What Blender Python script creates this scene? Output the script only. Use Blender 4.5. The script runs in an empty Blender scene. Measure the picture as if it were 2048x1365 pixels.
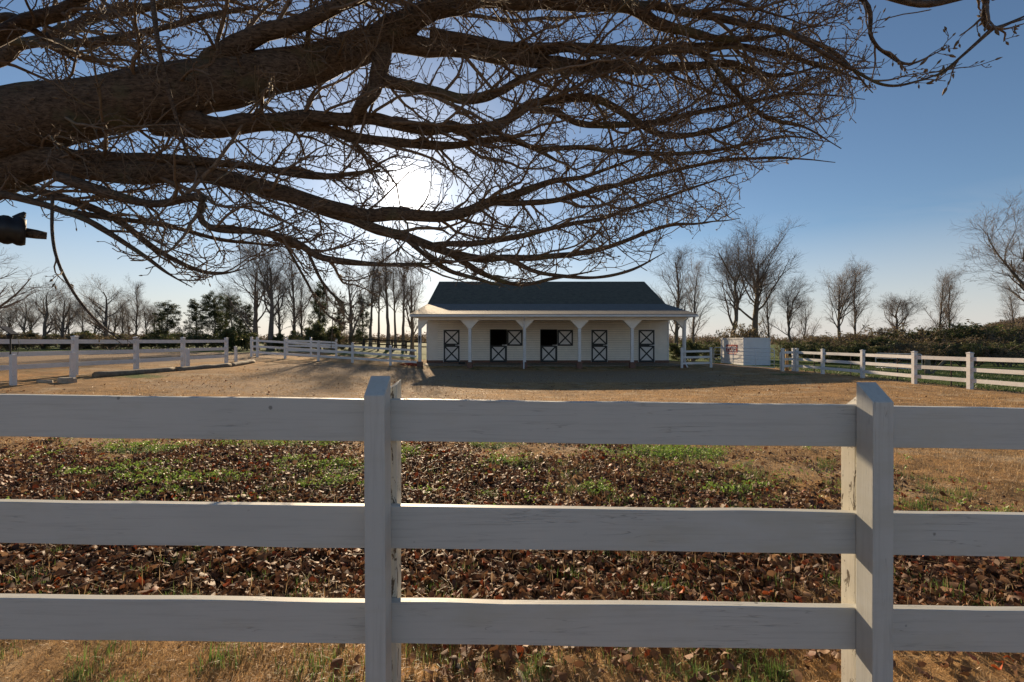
import bpy, math, random
import numpy as np
from mathutils import Vector, Matrix

random.seed(7)
RNG = np.random.default_rng(11)
SC = bpy.context.scene
COL = SC.collection
F = 910.0            # focal length in photo pixels (16 mm on 36 mm), photo 2048 wide
CZ = 1.65            # camera height

# ------------------------------------------------------------------ terrain
def sstep(a, b, x):
    t = np.clip((np.asarray(x, float) - a) / (b - a), 0, 1)
    return t * t * (3 - 2 * t)

def tz(x, y):
    x = np.asarray(x, float); y = np.asarray(y, float)
    bank = np.clip((-x - 5.5) / 9 * 0.5, 0, 0.62) * sstep(6, 13, y)
    dip = -0.27 * np.exp(-((x - 3) / 9.5) ** 2) * sstep(11, 18, y) * (1 - sstep(26.5, 33, y))
    low = -0.16 * sstep(13, 17, x) * sstep(28, 34, y)
    far = 0.6 * np.sin(x / 61.0 + 1.3) * sstep(70, 160, y) - 0.25 * sstep(60, 140, y)
    return bank + dip + low + far

def P(px, py, Z):
    return np.array([(px - 1024) / F * Z, Z, CZ + (683 - py) / F * Z])

def lattice(seed):
    r = np.random.default_rng(seed)
    return r.random((256, 256))
_LAT = lattice(5)
def vnoise(x, y, s):
    x = np.asarray(x, float) * s + 71.3; y = np.asarray(y, float) * s + 13.7
    xi = np.floor(x).astype(int); yi = np.floor(y).astype(int)
    fx = x - xi; fy = y - yi
    fx = fx * fx * (3 - 2 * fx); fy = fy * fy * (3 - 2 * fy)
    g = lambda a, b: _LAT[a % 256, b % 256]
    return (g(xi, yi) * (1 - fx) + g(xi + 1, yi) * fx) * (1 - fy) + (g(xi, yi + 1) * (1 - fx) + g(xi + 1, yi + 1) * fx) * fy

# ------------------------------------------------------------------ materials
MATS = {}
def newmat(name):
    m = bpy.data.materials.new(name); m.use_nodes = True
    MATS[name] = m
    nt = m.node_tree
    b = nt.nodes['Principled BSDF']
    return m, nt, b

def noise(nt, vec, scale, detail=4, rough=.6, dist=0.0):
    n = nt.nodes.new('ShaderNodeTexNoise')
    n.inputs['Scale'].default_value = scale; n.inputs['Detail'].default_value = detail
    n.inputs['Roughness'].default_value = rough; n.inputs['Distortion'].default_value = dist
    if vec is not None: nt.links.new(vec, n.inputs['Vector'])
    return n.outputs['Fac']

def ramp(nt, fac, stops):
    r = nt.nodes.new('ShaderNodeValToRGB')
    el = r.color_ramp.elements
    while len(el) < len(stops): el.new(0.5)
    for e, (p, c) in zip(el, stops):
        e.position = p; e.color = (c[0], c[1], c[2], 1)
    nt.links.new(fac, r.inputs['Fac'])
    return r.outputs['Color']

def rampf(nt, fac, a, b):
    r = nt.nodes.new('ShaderNodeMapRange')
    r.inputs['From Min'].default_value = a; r.inputs['From Max'].default_value = b
    nt.links.new(fac, r.inputs['Value'])
    return r.outputs['Result']

def mixc(nt, fac, a, b, typ='MIX'):
    n = nt.nodes.new('ShaderNodeMix'); n.data_type = 'RGBA'; n.blend_type = typ
    for sock, v in ((n.inputs[0], fac), (n.inputs[6], a), (n.inputs[7], b)):
        if hasattr(v, 'is_linked'): nt.links.new(v, sock)
        elif isinstance(v, (int, float)): sock.default_value = v
        else: sock.default_value = (v[0], v[1], v[2], 1)
    return n.outputs[2]

def math_(nt, op, a, b=None):
    n = nt.nodes.new('ShaderNodeMath'); n.operation = op
    for i, v in enumerate((a, b)):
        if v is None: continue
        if hasattr(v, 'is_linked'): nt.links.new(v, n.inputs[i])
        else: n.inputs[i].default_value = v
    return n.outputs[0]

def objco(nt, scale=(1, 1, 1)):
    tc = nt.nodes.new('ShaderNodeTexCoord')
    mp = nt.nodes.new('ShaderNodeMapping'); mp.inputs['Scale'].default_value = scale
    nt.links.new(tc.outputs['Object'], mp.inputs['Vector'])
    return mp.outputs['Vector']

def bump(nt, b, h, strength, dist):
    n = nt.nodes.new('ShaderNodeBump'); n.inputs['Strength'].default_value = strength
    n.inputs['Distance'].default_value = dist
    nt.links.new(h, n.inputs['Height']); nt.links.new(n.outputs['Normal'], b.inputs['Normal'])

def spec(b, rough, s=.5):
    b.inputs['Roughness'].default_value = rough
    b.inputs['Specular IOR Level'].default_value = s

def simple(name, c, rough=.6, s=.4, var=.15, scale=6.0, bstr=0.0, metal=0.0):
    m, nt, b = newmat(name)
    f = noise(nt, objco(nt), scale, 5)
    nt.links.new(ramp(nt, f, [(.3, [v * (1 - var) for v in c]), (.7, [min(1, v * (1 + var)) for v in c])]), b.inputs['Base Color'])
    spec(b, rough, s); b.inputs['Metallic'].default_value = metal
    if bstr: bump(nt, b, f, bstr, .01)
    return m

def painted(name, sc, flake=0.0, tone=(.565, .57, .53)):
    m, nt, b = newmat(name)
    v = objco(nt, sc)
    grain = noise(nt, v, 1.0, 6, .65, .3)
    crack = noise(nt, v, .55, 3, .5, .8)
    big = noise(nt, objco(nt), 1.7, 4)
    c = ramp(nt, big, [(.3, [t * .93 for t in tone]), (.7, tone)])
    lines = rampf(nt, math_(nt, 'ABSOLUTE', math_(nt, 'SUBTRACT', crack, .5)), .001, .009)
    gate = rampf(nt, noise(nt, objco(nt), 2.3, 2), .48, .66)
    lines = math_(nt, 'MAXIMUM', lines, math_(nt, 'SUBTRACT', 1.0, gate))
    c = mixc(nt, lines, [t * .5 for t in tone], c)
    c = mixc(nt, rampf(nt, grain, .5, .75), c, [t * .80 for t in tone])
    vo = nt.nodes.new('ShaderNodeTexVoronoi'); vo.inputs['Scale'].default_value = 5.0; nt.links.new(objco(nt), vo.inputs['Vector'])
    wob = math_(nt, 'ADD', vo.outputs['Distance'], math_(nt, 'MULTIPLY', noise(nt, objco(nt), 60, 3), .05))
    c = mixc(nt, rampf(nt, wob, .055, .075), [t * .42 for t in tone], c)
    c = mixc(nt, rampf(nt, noise(nt, objco(nt, (.9, .9, 3.0)), 1.3, 6, .7), .5, .8), c, [tone[0] * .84, tone[1] * .81, tone[2] * .72])
    if flake:
        fl = noise(nt, objco(nt, (26, 26, 9)), 1.0, 5, .7, .5)
        k = rampf(nt, fl, flake, flake + .03)
        c = mixc(nt, k, c, (.13, .105, .075))
    nt.links.new(c, b.inputs['Base Color']); spec(b, .55, .35)
    bump(nt, b, math_(nt, 'ADD', math_(nt, 'MULTIPLY', grain, .6), lines), .35, .003)
    return m

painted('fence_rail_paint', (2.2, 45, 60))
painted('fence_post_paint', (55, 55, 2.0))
painted('flaking_paint', (55, 55, 2.0), flake=.56, tone=(.66, .63, .54))
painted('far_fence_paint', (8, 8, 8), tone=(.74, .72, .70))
painted('trim_white', (6, 6, 6), tone=(.76, .75, .72))
simple('siding_paint', (.85, .80, .70), .55, .3, .05, 2.0)
simple('door_panel_paint', (.72, .71, .69), .5, .3, .06, 3.0)
simple('door_trim_paint', (.030, .036, .038), .5, .4, .3, 9.0)
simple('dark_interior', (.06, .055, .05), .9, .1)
simple('galvanised_tube', (.74, .745, .75), .45, .5, .1, 8.0)
simple('white_tube', (.74, .74, .73), .4, .5, .08, 8.0)
simple('weathered_timber', (.19, .16, .12), .85, .2, .35, 9.0, .4)
simple('tan_post_wood', (.42, .27, .12), .8, .2, .25, 8.0, .3)
simple('dark_fence_wood', (.045, .036, .03), .85, .2, .3, 6.0)
simple('pale_stone', (.34, .30, .24), .85, .2, .25, 9.0, .5)
simple('black_plastic', (.012, .012, .013), .45, .4, .3, 10.0)
simple('container_paint', (.70, .71, .73), .5, .4, .05, 2.0)
simple('logo_red', (.42, .03, .025), .5, .4, .1)
simple('logo_white', (.80, .78, .76), .5, .4, .03)
simple('dropped_leaf_red', (.33, .06, .03), .7, .2, .3)

def brick():
    m, nt, b = newmat('pier_brick')
    t = nt.nodes.new('ShaderNodeTexBrick')
    t.inputs['Scale'].default_value = 4.5
    t.inputs['Color1'].default_value = (.20, .085, .055, 1); t.inputs['Color2'].default_value = (.13, .06, .042, 1)
    t.inputs['Mortar'].default_value = (.25, .22, .19, 1); t.inputs['Mortar Size'].default_value = .02
    tc = nt.nodes.new('ShaderNodeTexCoord'); mp = nt.nodes.new('ShaderNodeMapping')
    mp.inputs['Rotation'].default_value = (math.pi / 2, 0, 0)
    nt.links.new(tc.outputs['Object'], mp.inputs['Vector']); nt.links.new(mp.outputs['Vector'], t.inputs['Vector'])
    nt.links.new(t.outputs['Color'], b.inputs['Base Color']); spec(b, .85, .2)
brick()

def shingle(name, c1, c2, c3):
    m, nt, b = newmat(name)
    t = nt.nodes.new('ShaderNodeTexBrick')
    t.inputs['Scale'].default_value = 1.0
    t.inputs['Brick Width'].default_value = .32; t.inputs['Row Height'].default_value = .15
    t.inputs['Color1'].default_value = (*c1, 1); t.inputs['Color2'].default_value = (*c2, 1)
    t.inputs['Mortar'].default_value = (*[v * .5 for v in c1], 1); t.inputs['Mortar Size'].default_value = .008
    v = objco(nt)
    nt.links.new(v, t.inputs['Vector'])
    n = noise(nt, objco(nt, (3, 3, 3)), 1.2, 6)
    c = mixc(nt, rampf(nt, n, .35, .75), t.outputs['Color'], c3)
    nt.links.new(c, b.inputs['Base Color']); spec(b, .8, .25)
    g = noise(nt, v, 90, 3)
    bump(nt, b, math_(nt, 'ADD', t.outputs['Fac'], g), .4, .01)
shingle('roof_shingle', (.066, .060, .042), (.10, .09, .062), (.125, .115, .078))
shingle('eave_shingle', (.105, .102, .092), (.16, .153, .138), (.125, .12, .108))

def bark(name, c1, c2, c3, sc, strength=.9):
    m, nt, b = newmat(name)
    v = objco(nt, sc)
    n1 = noise(nt, v, 3.0, 7, .68, .6); n2 = noise(nt, objco(nt), 2.2, 5)
    c = ramp(nt, n1, [(.32, c1), (.62, c2)])
    c = mixc(nt, rampf(nt, n2, .55, .72), c, c3)
    nt.links.new(c, b.inputs['Base Color']); spec(b, .8, .25)
    bump(nt, b, n1, strength, .03)
bark('limb_bark', (.014, .011, .008), (.17, .128, .094), (.125, .13, .078), (5.0, 17, 17), 1.0)
bark('twig_bark', (.095, .07, .052), (.20, .155, .115), (.165, .145, .10), (9, 9, 9), .3)
bark('grey_bark', (.085, .068, .054), (.19, .155, .125), (.15, .14, .09), (8, 8, 2.0), .6)
bark('thin_twig_bark', (.15, .112, .088), (.23, .18, .145), (.20, .16, .13), (3, 3, 3), .1)
simple('bud_fuzz', (.17, .13, .085), .8, .2, .3, 30)

def leafy(name, trans=.35, rough=.5, s=.4):
    m, nt, b = newmat(name)
    at = nt.nodes.new('ShaderNodeAttribute'); at.attribute_name = 'tint'
    nt.links.new(at.outputs['Color'], b.inputs['Base Color']); spec(b, rough, s)
    tr = nt.nodes.new('ShaderNodeBsdfTranslucent'); nt.links.new(at.outputs['Color'], tr.inputs['Color'])
    mx = nt.nodes.new('ShaderNodeMixShader'); mx.inputs[0].default_value = trans
    nt.links.new(b.outputs[0], mx.inputs[1]); nt.links.new(tr.outputs[0], mx.inputs[2])
    out = [n for n in nt.nodes if n.type == 'OUTPUT_MATERIAL'][0]
    nt.links.new(mx.outputs[0], out.inputs['Surface'])
    return m
leafy('leaf_litter', .24, .62, .32)
leafy('grass_blade', .35, .5, .4)
leafy('evergreen_needle', .40, .6, .3)
leafy('far_crown', .45, .9, .1)

def ground_mat():
    m, nt, b = newmat('ground_soil')
    v = objco(nt)
    at = nt.nodes.new('ShaderNodeAttribute'); at.attribute_name = 'zone'
    sp = nt.nodes.new('ShaderNodeSeparateColor'); nt.links.new(at.outputs['Color'], sp.inputs[0])
    n_big = noise(nt, v, .35, 5, .6); n_mid = noise(nt, v, 2.6, 5, .65); n_fine = noise(nt, v, 38, 6, .75); n_vf = noise(nt, v, 140, 3, .7)
    n_spk = noise(nt, v, 9, 4, .8)
    tan = ramp(nt, n_mid, [(.25, (.37, .20, .080)), (.5, (.47, .275, .115)), (.75, (.57, .36, .17))])
    c = mixc(nt, rampf(nt, n_big, .45, .7), tan, (.33, .22, .12))
    c = mixc(nt, rampf(nt, n_fine, .48, .75), c, (.20, .125, .06))
    c = mixc(nt, rampf(nt, n_spk, .60, .70), c, (.12, .075, .045))
    n_md = noise(nt, v, 1.3, 6, .75)
    c = mixc(nt, rampf(nt, n_md, .46, .62), c, (.21, .13, .062))
    n_m2 = noise(nt, v, 4.5, 5, .75)
    c = mixc(nt, rampf(nt, n_m2, .54, .66), c, (.19, .12, .06))
    n_wd = noise(nt, v, .8, 5, .7)
    c = mixc(nt, rampf(nt, n_wd, .52, .64), c, (.42, .31, .19))
    grn = ramp(nt, n_fine, [(.3, (.045, .075, .018)), (.7, (.11, .16, .04))])
    gmask = rampf(nt, math_(nt, 'ADD', math_(nt, 'MULTIPLY', sp.outputs[0], 1.0), math_(nt, 'MULTIPLY', math_(nt, 'SUBTRACT', n_mid, .5), 1.2)), .35, .65)
    c = mixc(nt, gmask, c, grn)
    lit = ramp(nt, n_fine, [(.3, (.035, .02, .013)), (.7, (.13, .075, .045))])
    lmask = rampf(nt, math_(nt, 'ADD', sp.outputs[1], math_(nt, 'MULTIPLY', math_(nt, 'SUBTRACT', n_mid, .5), .8)), .35, .6)
    c = mixc(nt, lmask, c, lit)
    grv = ramp(nt, n_vf, [(.3, (.21, .145, .09)), (.7, (.38, .275, .175))])
    vmask = rampf(nt, math_(nt, 'ADD', sp.outputs[2], math_(nt, 'MULTIPLY', math_(nt, 'SUBTRACT', n_mid, .5), .6)), .3, .6)
    c = mixc(nt, vmask, c, grv)
    nt.links.new(c, b.inputs['Base Color']); spec(b, .95, .1)
    h = math_(nt, 'ADD', math_(nt, 'MULTIPLY', n_fine, .7), math_(nt, 'MULTIPLY', n_vf, .35))
    h = math_(nt, 'ADD', h, math_(nt, 'MULTIPLY', n_spk, .6))
    h = math_(nt, 'ADD', h, math_(nt, 'MULTIPLY', n_m2, 1.3))
    bump(nt, b, h, .8, .035)
ground_mat()
simple('hill_soil', (.11, .085, .06), .95, .1, .3, .05)

# ------------------------------------------------------------------ mesh helpers
def tag(o, label, cat=None, group=None, kind=None):
    o['label'] = label
    if cat: o['category'] = cat
    if group: o['group'] = group
    if kind: o['kind'] = kind
    return o

def empty(name, loc, label, cat, group=None):
    o = bpy.data.objects.new(name, None); COL.objects.link(o)
    o.location = loc; o.empty_display_size = .2
    tag(o, label, cat, group)
    return o

class MB:
    def __init__(s): s.v = []; s.f = []; s.m = []
    def add(s, vs, fs, m=0):
        k = len(s.v); s.v += [tuple(map(float, q)) for q in vs]
        for f in fs: s.f.append(tuple(i + k for i in f)); s.m.append(m)
        return s
    def box(s, x0, x1, y0, y1, z0, z1, m=0):
        return s.add([(x0, y0, z0), (x1, y0, z0), (x1, y1, z0), (x0, y1, z0), (x0, y0, z1), (x1, y0, z1), (x1, y1, z1), (x0, y1, z1)],
                     [(0, 3, 2, 1), (4, 5, 6, 7), (0, 1, 5, 4), (1, 2, 6, 5), (2, 3, 7, 6), (3, 0, 4, 7)], m)
    def hexa(s, b4, t4, m=0):
        return s.add(list(b4) + list(t4), [(0, 3, 2, 1), (4, 5, 6, 7), (0, 1, 5, 4), (1, 2, 6, 5), (2, 3, 7, 6), (3, 0, 4, 7)], m)
    def beam(s, a, b, w, h, m=0):
        """bar from a to b, w = horizontal width, h = height (perpendicular)"""
        a = Vector(a); b = Vector(b); d = (b - a).normalized()
        up = Vector((0, 0, 1)) if abs(d.z) < .95 else Vector((0, 1, 0))
        sx = d.cross(up).normalized() * (w / 2); sz = sx.normalized().cross(d).normalized() * (h / 2)
        q = [-sx - sz, sx - sz, sx + sz, -sx + sz]
        return s.hexa([a + k for k in q], [b + k for k in q], m)
    def prism_y(s, poly, y0, y1, m=0):
        n = len(poly)
        vs = [(x, y0, z) for x, z in poly] + [(x, y1, z) for x, z in poly]
        fs = [tuple(range(n)), tuple(range(2 * n - 1, n - 1, -1))] + [((i + 1) % n, i, i + n, (i + 1) % n + n) for i in range(n)]
        return s.add(vs, fs, m)
    def prism_x(s, poly, x0, x1, m=0):
        n = len(poly)
        vs = [(x0, y, z) for y, z in poly] + [(x1, y, z) for y, z in poly]
        fs = [tuple(range(n - 1, -1, -1)), tuple(range(n, 2 * n))] + [(i, (i + 1) % n, (i + 1) % n + n, i + n) for i in range(n)]
        return s.add(vs, fs, m)
    def tube(s, pts, r, k=8, m=0):
        pts = [Vector(p) for p in pts]; rs = r if hasattr(r, '__len__') else [r] * len(pts)
        vs = []; N = None
        for i, p in enumerate(pts):
            t = (pts[min(i + 1, len(pts) - 1)] - pts[max(i - 1, 0)]).normalized()
            if N is None: N = t.orthogonal().normalized()
            else: N = (N - t * N.dot(t)).normalized()
            B = t.cross(N)
            vs += [p + (N * math.cos(a) + B * math.sin(a)) * rs[i] for a in [2 * math.pi * j / k for j in range(k)]]
        fs = [(i * k + j, i * k + (j + 1) % k, (i + 1) * k + (j + 1) % k, (i + 1) * k + j) for i in range(len(pts) - 1) for j in range(k)]
        fs += [tuple(range(k - 1, -1, -1)), tuple(range((len(pts) - 1) * k, len(pts) * k))]
        return s.add(vs, fs, m)
    def build(s, name, mats, parent=None, bevel=0, smooth=False, label=None):
        me = bpy.data.meshes.new(name)
        me.from_pydata(s.v, [], s.f); me.update()
        if isinstance(mats, str): mats = [mats]
        for q in mats: me.materials.append(MATS[q])
        if len(mats) > 1: me.polygons.foreach_set('material_index', s.m)
        if smooth: me.polygons.foreach_set('use_smooth', [len(p.vertices) <= 4 for p in me.polygons])
        o = bpy.data.objects.new(name, me); COL.objects.link(o)
        if parent: setpar(o, parent)
        if bevel:
            bv = o.modifiers.new('edge', 'BEVEL'); bv.width = bevel; bv.segments = 2; bv.limit_method = 'ANGLE'
        if label: o['label'] = label
        return o

def setpar(o, parent):
    o.parent = parent
    M = Matrix.Translation(parent.location); q = parent.parent
    while q: M = Matrix.Translation(q.location) @ M; q = q.parent
    o.matrix_parent_inverse = M.inverted()

def np_mesh(name, V, Q, mats, mi=None, tint=None, smooth=True):
    """V (n,3); Q (m,k) faces with k = 3 or 4; tint (n,3) per vertex colour"""
    me = bpy.data.meshes.new(name)
    V = np.ascontiguousarray(V, np.float32); Q = np.ascontiguousarray(Q, np.int32)
    k = Q.shape[1]
    me.vertices.add(len(V)); me.vertices.foreach_set('co', V.ravel())
    me.loops.add(Q.size); me.loops.foreach_set('vertex_index', Q.ravel())
    me.polygons.add(len(Q)); me.polygons.foreach_set('loop_start', np.arange(0, Q.size, k, dtype=np.int32))
    for q in ([mats] if isinstance(mats, str) else mats): me.materials.append(MATS[q])
    if mi is not None: me.polygons.foreach_set('material_index', np.ascontiguousarray(mi, np.int32))
    me.polygons.foreach_set('use_smooth', np.full(len(Q), smooth))
    if tint is not None:
        a = me.color_attributes.new('tint', 'FLOAT_COLOR', 'POINT')
        a.data.foreach_set('color', np.ascontiguousarray(np.c_[tint, np.ones(len(tint))], np.float32).ravel())
    me.update(calc_edges=True); me.validate()
    return me

def link(name, me, parent=None, loc=None):
    o = bpy.data.objects.new(name, me); COL.objects.link(o)
    if parent: o.parent = parent
    if loc is not None: o.location = loc
    return o

# ------------------------------------------------------------------ branches (vectorised)
def tubes(Pt, R, k):
    """Pt (B,n,3) R (B,n) -> V, Q"""
    B, n, _ = Pt.shape
    T = np.gradient(Pt, axis=1); T /= np.linalg.norm(T, axis=2, keepdims=True) + 1e-9
    mean = T.mean(1); ref = np.zeros((B, 3)); ref[np.arange(B), np.abs(mean).argmin(1)] = 1
    N = np.cross(T, ref[:, None, :]); N /= np.linalg.norm(N, axis=2, keepdims=True) + 1e-9
    Bn = np.cross(T, N)
    a = np.arange(k) * 2 * np.pi / k
    V = Pt[:, :, None, :] + R[:, :, None, None] * (N[:, :, None, :] * np.cos(a)[:, None] + Bn[:, :, None, :] * np.sin(a)[:, None])
    base = (np.arange(B) * n * k)[:, None, None] + (np.arange(n - 1) * k)[None, :, None]
    j = np.arange(k)[None, None, :]; j2 = (np.arange(k) + 1)[None, None, :] % k
    Q = np.stack([base + j, base + j2, base + k + j2, base + k + j], -1).reshape(-1, 4)
    return V.reshape(-1, 3), Q

def join(parts):
    Vs, Qs, k = [], [], 0
    for V, Q in parts:
        Vs.append(V); Qs.append(Q + k); k += len(V)
    return np.concatenate(Vs), np.concatenate(Qs)

def grow(Pt, R, cnt, t0, t1, L, ang, n, wig, up, rr, flat=1.0, rng=RNG, taper=.7, bias=None, rmin=.002, shrink=.5):
    B, N, _ = Pt.shape
    cnt = np.broadcast_to(np.asarray(cnt, int), (B,))
    idx = np.repeat(np.arange(B), cnt); m = len(idx)
    if m == 0: return np.zeros((0, n, 3)), np.zeros((0, n))
    within = np.arange(m) - np.repeat(np.cumsum(cnt) - cnt, cnt)
    t = t0 + (t1 - t0) * (within + rng.random(m)) / np.repeat(cnt, cnt)
    f = np.clip(t, 0, .999) * (N - 1); i = f.astype(int); w = (f - i)[:, None]
    base = Pt[idx, i] * (1 - w) + Pt[idx, i + 1] * w
    tan = Pt[idx, i + 1] - Pt[idx, i]; tan /= np.linalg.norm(tan, axis=1, keepdims=True) + 1e-9
    r0 = (R[idx, i] * (1 - w[:, 0]) + R[idx, i + 1] * w[:, 0])
    v = rng.normal(size=(m, 3)); v[:, 2] *= flat
    v -= tan * (v * tan).sum(1, keepdims=True); v /= np.linalg.norm(v, axis=1, keepdims=True) + 1e-9
    a = np.radians(ang) * rng.uniform(.65, 1.3, m)[:, None]
    d = np.cos(a) * tan + np.sin(a) * v
    ln = (L[idx] if hasattr(L, '__len__') else L) * rng.uniform(.35, 1.25, m) * (1 - shrink * t)
    pos = base.copy(); out = [pos]
    for s in range(1, n):
        d = d + wig * rng.normal(size=(m, 3)) + np.array([0, 0, up])
        if bias is not None: d = d + bias
        d /= np.linalg.norm(d, axis=1, keepdims=True)
        pos = pos + d * (ln / (n - 1))[:, None]; out.append(pos)
    Pn = np.stack(out, 1)
    r = np.maximum(np.minimum(r0 * rr, r0 * .95) * rng.uniform(.75, 1.15, m), rmin)
    Rn = np.maximum(r[:, None] * (1 - taper * np.linspace(0, 1, n))[None, :], rmin * .7)
    return Pn, Rn

def catmull(C, n):
    C = np.asarray(C, float)
    C = np.vstack([2 * C[0] - C[1], C, 2 * C[-1] - C[-2]])
    m = len(C) - 3; out = []
    for u in np.linspace(0, m - 1e-6, n):
        i = int(u); t = u - i
        p0, p1, p2, p3 = C[i:i + 4]
        out.append(.5 * ((2 * p1) + (-p0 + p2) * t + (2 * p0 - 5 * p1 + 4 * p2 - p3) * t * t + (-p0 + 3 * p1 - 3 * p2 + p3) * t ** 3))
    return np.array(out)

# ================================================================== CAMERA, SUN, SKY
cam = bpy.data.cameras.new('camera'); cam.sensor_width = 36; cam.lens = 16.0
cam.clip_start = .05; cam.clip_end = 5000
co = bpy.data.objects.new('camera', cam); COL.objects.link(co)
co.location = (0, 0, CZ); co.rotation_euler = (math.pi / 2, 0, 0)
SC.camera = co

SUN_E, SUN_A = math.radians(17.7), math.radians(-12.9)     # elevation, azimuth from +Y towards +X
S = Vector((math.sin(SUN_A) * math.cos(SUN_E), math.cos(SUN_A) * math.cos(SUN_E), math.sin(SUN_E)))
sl = bpy.data.lights.new('sun', 'SUN'); sl.energy = 5.0; sl.angle = math.radians(.53); sl.color = (1.0, .77, .51)
so = bpy.data.objects.new('sun', sl); COL.objects.link(so); so.location = (-20, 60, 30)
so.rotation_euler = S.to_track_quat('Z', 'Y').to_euler()

W = bpy.data.worlds.new('World'); SC.world = W; W.use_nodes = True
nt = W.node_tree; bg = nt.nodes['Background']
sky = nt.nodes.new('ShaderNodeTexSky'); sky.sky_type = 'NISHITA'; sky.sun_disc = False
sky.sun_elevation = SUN_E; sky.sun_rotation = SUN_A
sky.air_density = 1.0; sky.dust_density = .25; sky.ozone_density = 3.0; sky.altitude = 200
tc = nt.nodes.new('ShaderNodeTexCoord')
nrm = nt.nodes.new('ShaderNodeVectorMath'); nrm.operation = 'NORMALIZE'; nt.links.new(tc.outputs['Generated'], nrm.inputs[0])
sep = nt.nodes.new('ShaderNodeSeparateXYZ'); nt.links.new(nrm.outputs[0], sep.inputs[0])
den = math_(nt, 'ADD', math_(nt, 'MAXIMUM', sep.outputs[2], 0.0), .09)
cmb = nt.nodes.new('ShaderNodeCombineXYZ')
nt.links.new(math_(nt, 'DIVIDE', sep.outputs[0], den), cmb.inputs[0]); nt.links.new(math_(nt, 'DIVIDE', sep.outputs[1], den), cmb.inputs[1])
mpc = nt.nodes.new('ShaderNodeMapping'); mpc.inputs['Scale'].default_value = (.55, 1.5, 1); nt.links.new(cmb.outputs[0], mpc.inputs['Vector'])
cn = noise(nt, mpc.outputs[0], 1.1, 8, .62, .6)
cl = rampf(nt, cn, .44, .70)
lowm = math_(nt, 'SUBTRACT', 1.0, rampf(nt, sep.outputs[2], .03, .24))
cl = math_(nt, 'MULTIPLY', math_(nt, 'MULTIPLY', cl, lowm), .65)
veil = math_(nt, 'MULTIPLY', math_(nt, 'SUBTRACT', 1.0, rampf(nt, sep.outputs[2], .0, .21)), .85)
veil = math_(nt, 'MAXIMUM', veil, cl)
ccol = mixc(nt, veil, sky.outputs[0], (7.2, 6.8, 6.8))
dt = nt.nodes.new('ShaderNodeVectorMath'); dt.operation = 'DOT_PRODUCT'; nt.links.new(nrm.outputs[0], dt.inputs[0]); dt.inputs[1].default_value = S
dotv = math_(nt, 'MAXIMUM', dt.outputs['Value'], 0.0)
disc = math_(nt, 'MULTIPLY', rampf(nt, dotv, math.cos(math.radians(1.0)), math.cos(math.radians(.7))), 20.0)
aur = math_(nt, 'ADD', math_(nt, 'MULTIPLY', math_(nt, 'POWER', dotv, 1500.0), 45.0), math_(nt, 'ADD', math_(nt, 'MULTIPLY', math_(nt, 'POWER', dotv, 130.0), 3.2), math_(nt, 'MULTIPLY', math_(nt, 'POWER', dotv, 22.0), .7)))
glow = nt.nodes.new('ShaderNodeVectorMath'); glow.operation = 'SCALE'; glow.inputs[0].default_value = (1, .93, .82)
nt.links.new(math_(nt, 'ADD', disc, aur), glow.inputs['Scale'])
ad = nt.nodes.new('ShaderNodeVectorMath'); ad.operation = 'ADD'; nt.links.new(ccol, ad.inputs[0]); nt.links.new(glow.outputs[0], ad.inputs[1])
nt.links.new(ad.outputs[0], bg.inputs['Color']); bg.inputs['Strength'].default_value = .060
SC.view_settings.view_transform = 'Standard'; SC.view_settings.look = 'None'
SC.view_settings.exposure = .75; SC.view_settings.gamma = 1.0

# ================================================================== GROUND
def axis(segs):
    out = []
    for a, b, st in segs: out += list(np.arange(a, b - 1e-6, st))
    return np.array(out + [segs[-1][1]])
gx = np.concatenate([-np.geomspace(60, 1400, 22)[::-1], axis([(-58, -16, 1.2), (-16, -7, .35), (-7, 7, .085), (7, 18, .3), (18, 58, 1.2)]), np.geomspace(60, 1400, 22)])
gy = np.concatenate([[-60, -30, -12, -5, -2, 0, 1, 1.6], axis([(1.9, 8, .07), (8, 14, .18), (14, 40, .4), (40, 100, 2.5)]), np.geomspace(105, 2600, 26)])
X, Y = np.meshgrid(gx, gy)
Zg = tz(X, Y)
near = (1 - sstep(10, 26, Y)) * (1 - sstep(9, 14, np.abs(X)))
Zg = Zg + near * ((vnoise(X, Y, 5.5) - .5) * .035 + (vnoise(X, Y, 13) - .5) * .022) + (vnoise(X, Y, .4) - .5) * .05 * sstep(4, 8, Y) * (1 - sstep(40, 60, Y))
def gz(x, y):
    x = np.asarray(x, float); y = np.asarray(y, float)
    nr = (1 - sstep(10, 26, y)) * (1 - sstep(9, 14, np.abs(x)))
    return tz(x, y) + nr * ((vnoise(x, y, 5.5) - .5) * .035 + (vnoise(x, y, 13) - .5) * .022) + (vnoise(x, y, .4) - .5) * .05 * sstep(4, 8, y) * (1 - sstep(40, 60, y))

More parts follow.
